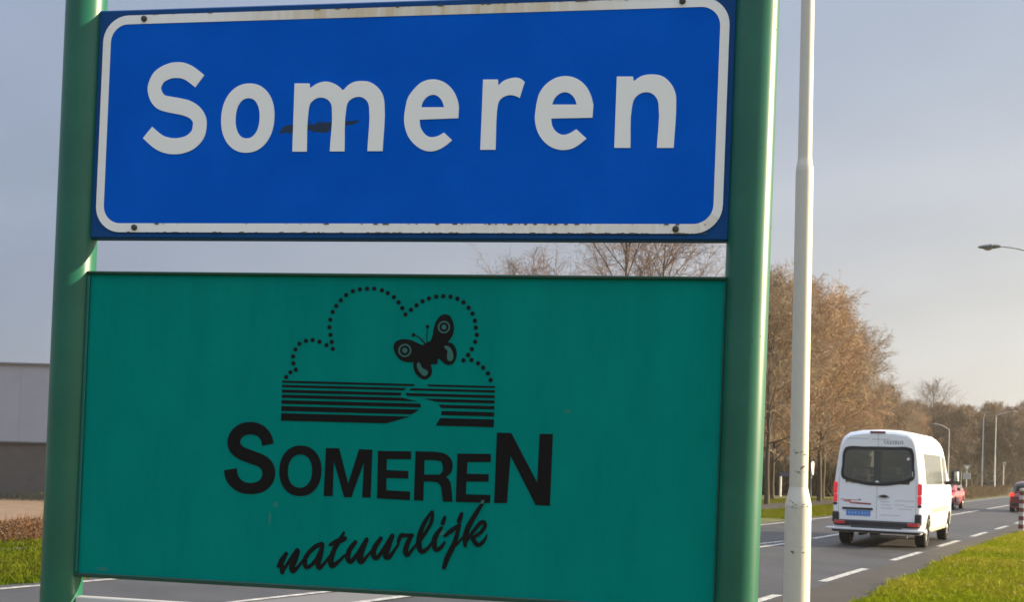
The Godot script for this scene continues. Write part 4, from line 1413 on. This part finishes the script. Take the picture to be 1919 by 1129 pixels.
func _ready() -> void:
	# camera: level, rolled a little, the lens shifted up
	var camera := Camera3D.new()
	camera.name = "camera"
	camera.set_frustum(0.05376, Vector2(0, 0.014253), 0.1, 4000.0)
	camera.position = Vector3(0, 1.75, 0)
	camera.rotation.z = 0.028
	add_child(camera)
	camera.current = true

	var env := Environment.new()
	var sky := Sky.new()
	var pan := PanoramaSkyMaterial.new()
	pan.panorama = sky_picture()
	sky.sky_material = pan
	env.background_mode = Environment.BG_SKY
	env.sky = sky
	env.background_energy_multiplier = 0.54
	env.tonemap_mode = Environment.TONE_MAPPER_LINEAR
	env.tonemap_exposure = 2.3
	env.fog_enabled = true
	env.fog_density = 0.0004
	env.fog_light_color = Color(0.93, 0.9, 0.85)
	env.sdfgi_enabled = true
	env.ssao_enabled = true
	env.ssil_enabled = true
	var world := WorldEnvironment.new()
	world.name = "world_environment"
	world.environment = env
	# the small lens of a phone camera, focused on the sign
	var lens := CameraAttributesPhysical.new()
	lens.frustum_focal_length = 35.0
	lens.frustum_focus_distance = 2.15
	lens.exposure_aperture = 17.0
	world.camera_attributes = lens
	add_child(world)

	var sun := DirectionalLight3D.new()
	sun.name = "sun"
	sun.light_color = Color(1.0, 0.915, 0.75)
	sun.light_energy = 1.6
	sun.light_angular_distance = 0.5
	sun.shadow_enabled = true
	sun.rotation = Vector3(deg_to_rad(-SUN_EL), deg_to_rad(180.0 - SUN_AZ), 0)
	add_child(sun)
	rng.seed = 77

	# ---- setting: ground, road, path, markings
	var turf := textured(speckle(512, [[0.012, 1.0], [0.11, 0.8]], Color(0.055, 0.065, 0.008), Color(0.14, 0.125, 0.022), 1), 5.0, 0.95)
	var s := Shape.new()
	s.quad(Vector3(-1600, 0, 60), Vector3(1600, 0, 60), Vector3(1600, 0, -2400), Vector3(-1600, 0, -2400), Vector3.UP)
	structure("ground", s, turf, "grassy ground on both sides of the road", "ground")
	var tar := textured(speckle(1024, [[0.35, 0.75], [0.03, 0.35], [0.004, 0.7]], Color(0.026, 0.025, 0.027), Color(0.068, 0.064, 0.064), 2), 9.0, 0.62)
	var far_edge := [[-60.0, -12.75], [9.0, -12.62], [33.0, -10.85], [60.0, -10.85], [260.0, -10.85]]
	var near_edge := [[-60.0, -3.2], [12.0, -3.25], [18.0, -3.42], [24.0, -3.62], [30.0, -3.7], [37.0, -3.6], [260.0, -3.6]]
	s = Shape.new()
	strip(s, -40.0, 260.0, 3.0, far_edge, near_edge, 0.008)
	structure("road", s, tar, "grey asphalt road running away to the right", "road")
	var worn := textured(speckle(512, [[0.3, 0.7], [0.012, 0.8]], Color(0.030, 0.024, 0.018), Color(0.056, 0.045, 0.034), 6), 4.7, 0.8)
	s = Shape.new()
	var inner := []
	for k in near_edge.size():
		inner.append([near_edge[k][0], -4.38])
	strip(s, -40.0, 260.0, 3.0, inner, near_edge, 0.012)
	structure("road_shoulder", s, worn, "brownish asphalt strip between the dashes and the grass", "shoulder")
	s = Shape.new()
	strip(s, -30.0, 150.0, 3.0, [[-30.0, -17.1], [22.0, -17.0], [42.0, -16.6], [150.0, -16.6]], [[-30.0, -16.75], [22.0, -16.6], [42.0, -14.2], [150.0, -14.2]], 0.008)
	structure("path", s, worn, "grey path in the grass beyond the road", "path")
	s = Shape.new()
	strip(s, -40.0, 40.0, 4.0, [[-40.0, -60.0], [40.0, -60.0]], [[-40.0, -19.4], [40.0, -19.4]], 0.006)
	structure("field", s, textured(speckle(256, [[0.02, 0.8], [0.2, 0.5]], Color(0.165, 0.105, 0.062), Color(0.24, 0.155, 0.095), 8), 4.0, 0.95), "bare tan field in front of the long grey building", "field")
	# markings: edge line, centre lines, the pale wedge between them, dashes
	var line := textured(speckle(512, [[0.25, 0.8], [0.02, 1.0]], Color(0.20, 0.19, 0.175), Color(0.66, 0.63, 0.58), 4), 2.1, 0.7)
	s = Shape.new()
	strip(s, -40.0, 230.0, 3.0, [[-40.0, -12.33], [9.0, -12.30], [33.0, -10.53], [230.0, -10.53]], [[-40.0, -12.20], [9.0, -12.17], [33.0, -10.40], [230.0, -10.40]], 0.016)
	tag(part("edge_line", s, line, self), "continuous white line along the far edge of the road", "road marking", "", "structure")
	s = Shape.new()
	strip(s, -10.0, 28.0, 2.0, [[-10.0, -10.58], [10.0, -9.34], [28.0, -7.68]], [[-10.0, -10.47], [10.0, -9.23], [28.0, -7.57]], 0.016)
	strip(s, 28.0, 57.0, 3.0, [[28.0, -7.61], [57.0, -7.61]], [[28.0, -7.44], [57.0, -7.44]], 0.016)
	for k in 12:
		strip(s, 60.0 + k * 12.0, 69.0 + k * 12.0, 3.0, [[0.0, -7.6], [250.0, -7.6]], [[0.0, -7.43], [250.0, -7.43]], 0.016)
	strip(s, -10.0, 26.0, 2.0, [[-10.0, -8.5], [10.0, -8.30], [26.0, -7.52]], [[-10.0, -8.36], [10.0, -8.16], [26.0, -7.38]], 0.020)
	tag(part("centre_line", s, line, self), "white centre line of the road that splits in two nearby", "road marking", "", "structure")
	s = Shape.new()
	strip(s, -10.0, 25.0, 2.5, [[-10.0, -10.3], [10.0, -9.18], [25.0, -7.70]], [[-10.0, -8.55], [10.0, -8.33], [25.0, -7.64]], 0.0125)
	tag(part("pale_wedge", s, textured(speckle(256, [[0.2, 0.8]], Color(0.12, 0.115, 0.115), Color(0.18, 0.17, 0.165), 14), 1.1, 0.7), self), "paler wedge of asphalt between the two centre lines", "road marking", "", "structure")
	for k in 24:
		var a := 1.8 + k * 5.2
		s = Shape.new()
		strip(s, a, a + 2.9, 1.5, [[0.0, -4.595], [250.0, -4.595]], [[0.0, -4.455], [250.0, -4.455]], 0.016)
		tag(part("lane_dash", s, line, self), "short white dash in the broken line along the near side of the road", "road marking", "dashes of the broken white line", "structure")

	# ---- the long building on the left
	building()

	# ---- trees
	var bark := tinted(0.95)
	var twig := tinted(0.9)
	var brown := Color(0.36, 0.25, 0.155)
	var kinds := []
	kinds.append(grow(101, 11.2, 3.5, 0.24, 8, 0.0085, brown))
	kinds.append(grow(202, 11.6, 3.8, 0.25, 8, 0.0085, brown * Color(0.85, 0.92, 0.98)))
	kinds.append(grow(303, 10.4, 3.3, 0.22, 8, 0.0085, brown * Color(1.12, 1.08, 1.0)))
	kinds.append(grow(404, 12.5, 4.0, 0.30, 1, 0.0052, Color(0.17, 0.105, 0.07)))
	kinds.append(grow(505, 12.0, 3.4, 0.22, 4, 0.016, Color(0.25, 0.175, 0.11)))
	kinds.append(grow(606, 11.0, 3.0, 0.30, 4, 0.016, Color(0.21, 0.155, 0.10)))
	for q in [
		[3, 4.0, -42.0, 1.0, "tall open tree whose forked top shows under the blue board"],
		[3, 6.1, -47.5, 1.02, "tree right of the forked one, its top under the right end of the blue board"],
		[3, 0.45, -38.0, 0.70, "lowest treetop under the middle of the blue board"],
		[1, 12.2, -53.5, 0.94, "dense brown tree just right of the sign's right post"],
		[0, 14.6, -57.0, 0.99, "dense brown tree directly behind the tall lamp post"],
		[2, 16.9, -61.5, 1.10, "tall brown tree between the lamp post and the minibus"],
		[1, 20.0, -67.5, 0.87, "brown tree rising behind the left side of the minibus"],
		[0, 23.0, -75.0, 0.72, "brown tree behind the middle of the minibus, lower than its neighbour"],
		[2, 14.1, -60.5, 0.96, "slender brown tree seen between the sign's right post and the lamp post"],
		[1, 17.9, -64.5, 0.93, "slender brown tree just left of the minibus roof"],
		[0, 18.9, -71.0, 0.93, "brown tree standing close behind the left edge of the minibus"],
		[2, 25.6, -82.0, 0.62, "last and lowest tree at the right end of the roadside row"]]:
		tree(kinds[q[0]], bark, twig, q[4], Vector3(q[1], 0, q[2]), q[1] * 1.7, q[3], "roadside row of bare brown trees")
	# trees behind the row
	for k in 16:
		var z := -80.0 - (k % 4) * 9.0 - rng.randf() * 4.0
		var x := -z * (0.205 + 0.145 * (k / 16.0) + rng.randf_range(-0.012, 0.012))
		tree(kinds[[2, 4, 1, 5][k % 4]], bark, twig, "bare tree in the dark wood behind the roadside row", Vector3(x, 0, z), rng.randf() * 6.0, rng.randf_range(0.62, 0.8), "trees of the dark wood behind the row")
	# the far wood that closes the view
	for k in 60:
		var row := k % 3
		var z := -148.0 - row * 14.0 - rng.randf() * 7.0
		var x := -z * (0.33 + 0.155 * (k / 60.0)) + rng.randf_range(-1.5, 1.5)
		tree(kinds[[4, 5, 2, 4, 5][k % 5]], bark, twig, "bare brown tree in the far wood beyond the cars", Vector3(x, 0, z), rng.randf() * 6.0, rng.randf_range(0.86, 1.06) * (0.92 if row == 0 else 1.06), "trees of the far wood")
	tree(kinds[3], bark, twig, "taller pale airy tree rising above the far wood behind the minibus", Vector3(53.0, 0, -141.0), 1.0, 1.06)
	for q in [[46.0, -136.0, 0.80, 4], [49.6, -139.0, 0.88, 2], [56.2, -141.0, 0.90, 5]]:
		tree(kinds[q[3]], bark, twig, "bare brown tree in the far wood beyond the cars", Vector3(q[0], 0, q[1]), q[0], q[2], "trees of the far wood")

	undergrowth(twig)
	hedges()
	grass()

	# ---- things
	place_sign()
	var steel := textured(speckle(256, [[0.03, 0.7], [0.2, 0.3]], Color(0.57, 0.54, 0.46), Color(0.61, 0.58, 0.50), 31), 0.6, 0.5, false)
	steel.metallic = 0.15
	var post := lamp_post("pale grey tapered lamp post standing right beside the sign", Vector3(1.935, 0, -7.5), PI, 8.6, 1.2, 1.0, steel, "street lamps")
	post.rotation = Vector3(0, PI, -0.009)
	lamp_marks(post)
	var dull := paint(Color(0.62, 0.60, 0.56), 0.5)
	lamp_post("street lamp whose head reaches in over the road at the right edge", Vector3(17.65, 0, -37.0), -ROAD_TURN + 0.15, 9.46, 1.72, 1.0, dull, "street lamps")
	lamp_post("shorter far lamp with its arm to the left, just right of the minibus", Vector3(45.9, 0, -118.0), 0.0, 6.9, 1.3, 0.9, dull, "street lamps")
	lamp_post("left one of the two tall far lamps in front of the wood", Vector3(56.6, 0, -135.0), 1.4, 9.1, 1.2, 1.35, dull, "street lamps")
	lamp_post("right one of the two tall far lamps, its curved arm to the right", Vector3(58.1, 0, -135.0), PI, 9.4, 1.9, 1.35, dull, "street lamps")
	far_signs(dull)
	striped_post()
	minibus(road(27.15, -5.65, 0.012))
	hatchback("red car coming towards us, half hidden by the minibus", road(57.6, -9.35, 0.008), PI - ROAD_TURN, Color(0.42, 0.03, 0.035), false)
	hatchback("dark red car braking ahead with its tail light glowing", road(58.6, -5.35, 0.008), -ROAD_TURN, Color(0.17, 0.010, 0.013), true)


func lamp_marks(post: Node3D) -> void:
	# scuffs on the near lamp post
	var s := Shape.new()
	var g := RandomNumberGenerator.new()
	g.seed = 5
	for k in 26:
		var y: float = [1.52, 1.49, 1.72, 1.75, 1.2, 1.85][k % 6] + g.randf_range(-0.03, 0.03)
		var r := 0.0865 if y < 1.51 else lerpf(0.086, 0.0605, clampf((y - 1.51) / 0.11, 0, 1)) + 0.001
		var a := PI * 0.5 + PI + g.randf_range(-0.9, 1.0)
		var out := Vector3(cos(a), 0, sin(a))
		var f := Transform3D(Basis(Vector3.UP.cross(out).normalized(), Vector3.UP, out), out * r + Vector3(0, y, 0))
		s.plate(ellipse(Vector2.ZERO, g.randf_range(0.003, 0.012), g.randf_range(0.001, 0.004), 8), -0.004, 0.0006, f)
	part("scuffs", s, paint(Color(0.09, 0.08, 0.07), 0.9), post).set_meta("kind", "stuff")


func building() -> void:
	var t := thing("industrial_hall", "long low grey hall with a dark plinth beyond the field", "building", Vector3(-20.0, 0, -37.5), 0.0)
	var grey := textured(speckle(256, [[0.02, 0.7], [0.15, 0.3]], Color(0.30, 0.325, 0.37), Color(0.335, 0.36, 0.405), 41), 5.0, 0.6, false)
	var s := Shape.new()
	s.box(Vector3(0, 3.2, -9.0), Vector3(34, 2.6, 18))
	var upper := part("cladding", s, grey, t)
	for k in 34:
		s = Shape.new()
		s.box(Vector3(-16.5 + k, 3.2, 0.003), Vector3(0.02, 2.58, 0.01))
		part("seam", s, grey, upper)
	s = Shape.new()
	s.box(Vector3(0, 0.95, -9.0), Vector3(33.9, 1.9, 17.9))
	part("plinth", s, textured(speckle(256, [[0.3, 0.5], [0.02, 0.6]], Color(0.085, 0.080, 0.078), Color(0.115, 0.108, 0.105), 43), 2.0, 0.9, false), t)
	s = Shape.new()
	s.box(Vector3(0, 4.53, -9.0), Vector3(34.16, 0.08, 18.16), Basis.IDENTITY, 0.01)
	part("roof_edge", s, paint(Color(0.16, 0.165, 0.18), 0.5), t)
	s = Shape.new()
	s.box(Vector3(0, 1.905, 0.005), Vector3(34.0, 0.05, 0.05))
	part("drip_ledge", s, paint(Color(0.12, 0.12, 0.125), 0.5), t)


func undergrowth(twig: Material) -> void:
	var g := RandomNumberGenerator.new()
	g.seed = 900
	var s := Shape.new()
	for k in 110:
		var a := g.randf() * TAU
		var p := Vector3(cos(a), 0, sin(a)) * g.randf() * 0.7
		var e := p + Vector3(g.randf_range(-0.6, 0.6), g.randf_range(0.5, 1.6), g.randf_range(-0.6, 0.6))
		var w := g.randf_range(0.6, 1.2)
		s.ink = Color(0.11 * w, 0.082 * w, 0.045 * w)
		spike(s, p, e, 0.02)
		for q in 3:
			var b := p.lerp(e, g.randf_range(0.3, 0.9))
			spike(s, b, b + Vector3(g.randf_range(-0.5, 0.5), g.randf_range(0.0, 0.6), g.randf_range(-0.5, 0.5)), 0.014)
	var where := []
	var tints := []
	for k in 900:
		var z: float
		var x: float
		if k < 420:
			z = -g.randf_range(135, 185)
			x = -z * g.randf_range(0.32, 0.49)
		else:
			z = -g.randf_range(72, 118)
			x = -z * g.randf_range(0.17, 0.352)
		if (Vector3(x, 0, z).dot(ASIDE)) > -17.5:
			continue
		var size := g.randf_range(0.8, 1.7) * (1.45 if k < 420 else 1.0)
		where.append(Transform3D(Basis(Vector3.UP, g.randf() * TAU).scaled(Vector3(size, size * g.randf_range(0.7, 1.2), size)), Vector3(x, 0, z)))
		var w := g.randf_range(0.6, 1.15)
		tints.append(Color(w, w * g.randf_range(0.9, 1.1), w))
	var o := scatter("undergrowth", s.mesh(), twig, where, tints)
	tag(o, "tangled brown undergrowth between the trunks of the wood", "undergrowth", "", "stuff")


func hedges() -> void:
	var leafy := tinted(0.9)
	var t := thing("hedge", "low russet beech hedge beyond the left verge", "hedge")
	part("foliage", hedge_leaves(61, [road(-8.0, -18.1), road(30.0, -18.1)], 0.7, 0.40, 60000, Color(0.115, 0.055, 0.021)), leafy, t)
	t = thing("hedge", "low brown hedge along the far roadside behind the red car", "hedge")
	part("foliage", hedge_leaves(62, [road(54.0, -11.55), road(104.0, -11.5)], 0.9, 0.78, 26000, Color(0.15, 0.095, 0.048)), leafy, t)
	t = thing("hedge", "narrow green strip of planting at the foot of the grey hall", "hedge")
	part("foliage", hedge_leaves(63, [Vector3(-37, 0, -36.7), Vector3(-3, 0, -36.7)], 0.5, 0.28, 9000, Color(0.05, 0.062, 0.03)), leafy, t)


func grass() -> void:
	var blade := tinted(0.8)
	blade.metallic_specular = 0.1
	blade.backlight_enabled = true
	blade.backlight = Color(0.5, 0.55, 0.2)
	var g := RandomNumberGenerator.new()
	g.seed = 4711
	var f := FastNoiseLite.new()
	f.seed = 8
	f.frequency = 0.22
	var meshes := [tuft(1, 16, 0.085, 0.09), tuft(2, 20, 0.06, 0.10), tuft(3, 12, 0.12, 0.07)]
	var spots := [[], [], []]
	var tints := [[], [], []]
	for k in 62000:
		var a: float
		var off: float
		if k < 40000:
			a = 11.0 + 45.0 * pow(g.randf(), 1.35)
			off = lookup([[11.0, -3.25], [18.0, -3.42], [24.0, -3.62], [30.0, -3.7], [37.0, -3.6], [60.0, -3.6]], a) + pow(g.randf(), 1.2) * 5.0 - 0.16 * pow(g.randf(), 3.0)
		elif k < 52000:
			a = g.randf_range(1.0, 19.0)
			off = g.randf_range(-18.2, -12.45)
		else:
			a = g.randf_range(38.0, 66.0)
			off = -10.95 - g.randf() * 7.4
		if (a < 30.0 and off < -16.7 and off > -17.05) or (a > 30.0 and off < -14.15 and off > -16.65):
			continue
		var p := road(a, off)
		var n := f.get_noise_2d(p.x, p.z)
		var dry := clampf(0.5 + n * 1.6 + g.randf_range(-0.25, 0.25), 0, 1)
		var c := Color(0.265, 0.31, 0.010).lerp(Color(0.42, 0.36, 0.06), dry * 0.7)
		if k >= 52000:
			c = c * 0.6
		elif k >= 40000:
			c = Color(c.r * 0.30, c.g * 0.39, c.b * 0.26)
		var which := 0 if g.randf() < 0.45 else (1 if g.randf() < 0.75 else 2)
		var size := g.randf_range(0.7, 1.25) * (1.0 + 0.5 * maxf(n, -0.4))
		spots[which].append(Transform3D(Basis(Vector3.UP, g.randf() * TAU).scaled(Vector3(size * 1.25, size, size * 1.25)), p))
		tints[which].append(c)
	var o := thing("grass", "short bright green grass growing on the verges", "grass")
	o.set_meta("kind", "stuff")
	for k in 3:
		scatter("tufts", meshes[k], blade, spots[k], tints[k], o).set_meta("kind", "stuff")
	# pale dead leaves lying in the near verge
	var leaf := Shape.new()
	leaf.plate(rounded(PackedVector2Array([Vector2(0.05, 0), Vector2(0.01, 0.024), Vector2(-0.05, 0.004), Vector2(0.0, -0.024)]), 1.0, 3), 0.0, 0.001, Transform3D(Basis(Vector3.RIGHT, -PI / 2), Vector3.ZERO))
	var where := []
	var tone := []
	for k in 420:
		var p := road(g.randf_range(12, 50), -3.3 + pow(g.randf(), 1.3) * 4.5, g.randf_range(0.03, 0.07))
		where.append(Transform3D(Basis.from_euler(Vector3(g.randf_range(-0.4, 0.4), g.randf() * TAU, g.randf_range(-0.4, 0.4))).scaled(Vector3.ONE * g.randf_range(0.6, 1.3)), p))
		tone.append(Color(0.42, 0.30, 0.17) * g.randf_range(0.6, 1.2))
	var dead := scatter("fallen_leaves", leaf.mesh(), blade, where, tone)
	tag(dead, "pale dead leaves lying in the near grass verge", "leaves", "", "stuff")
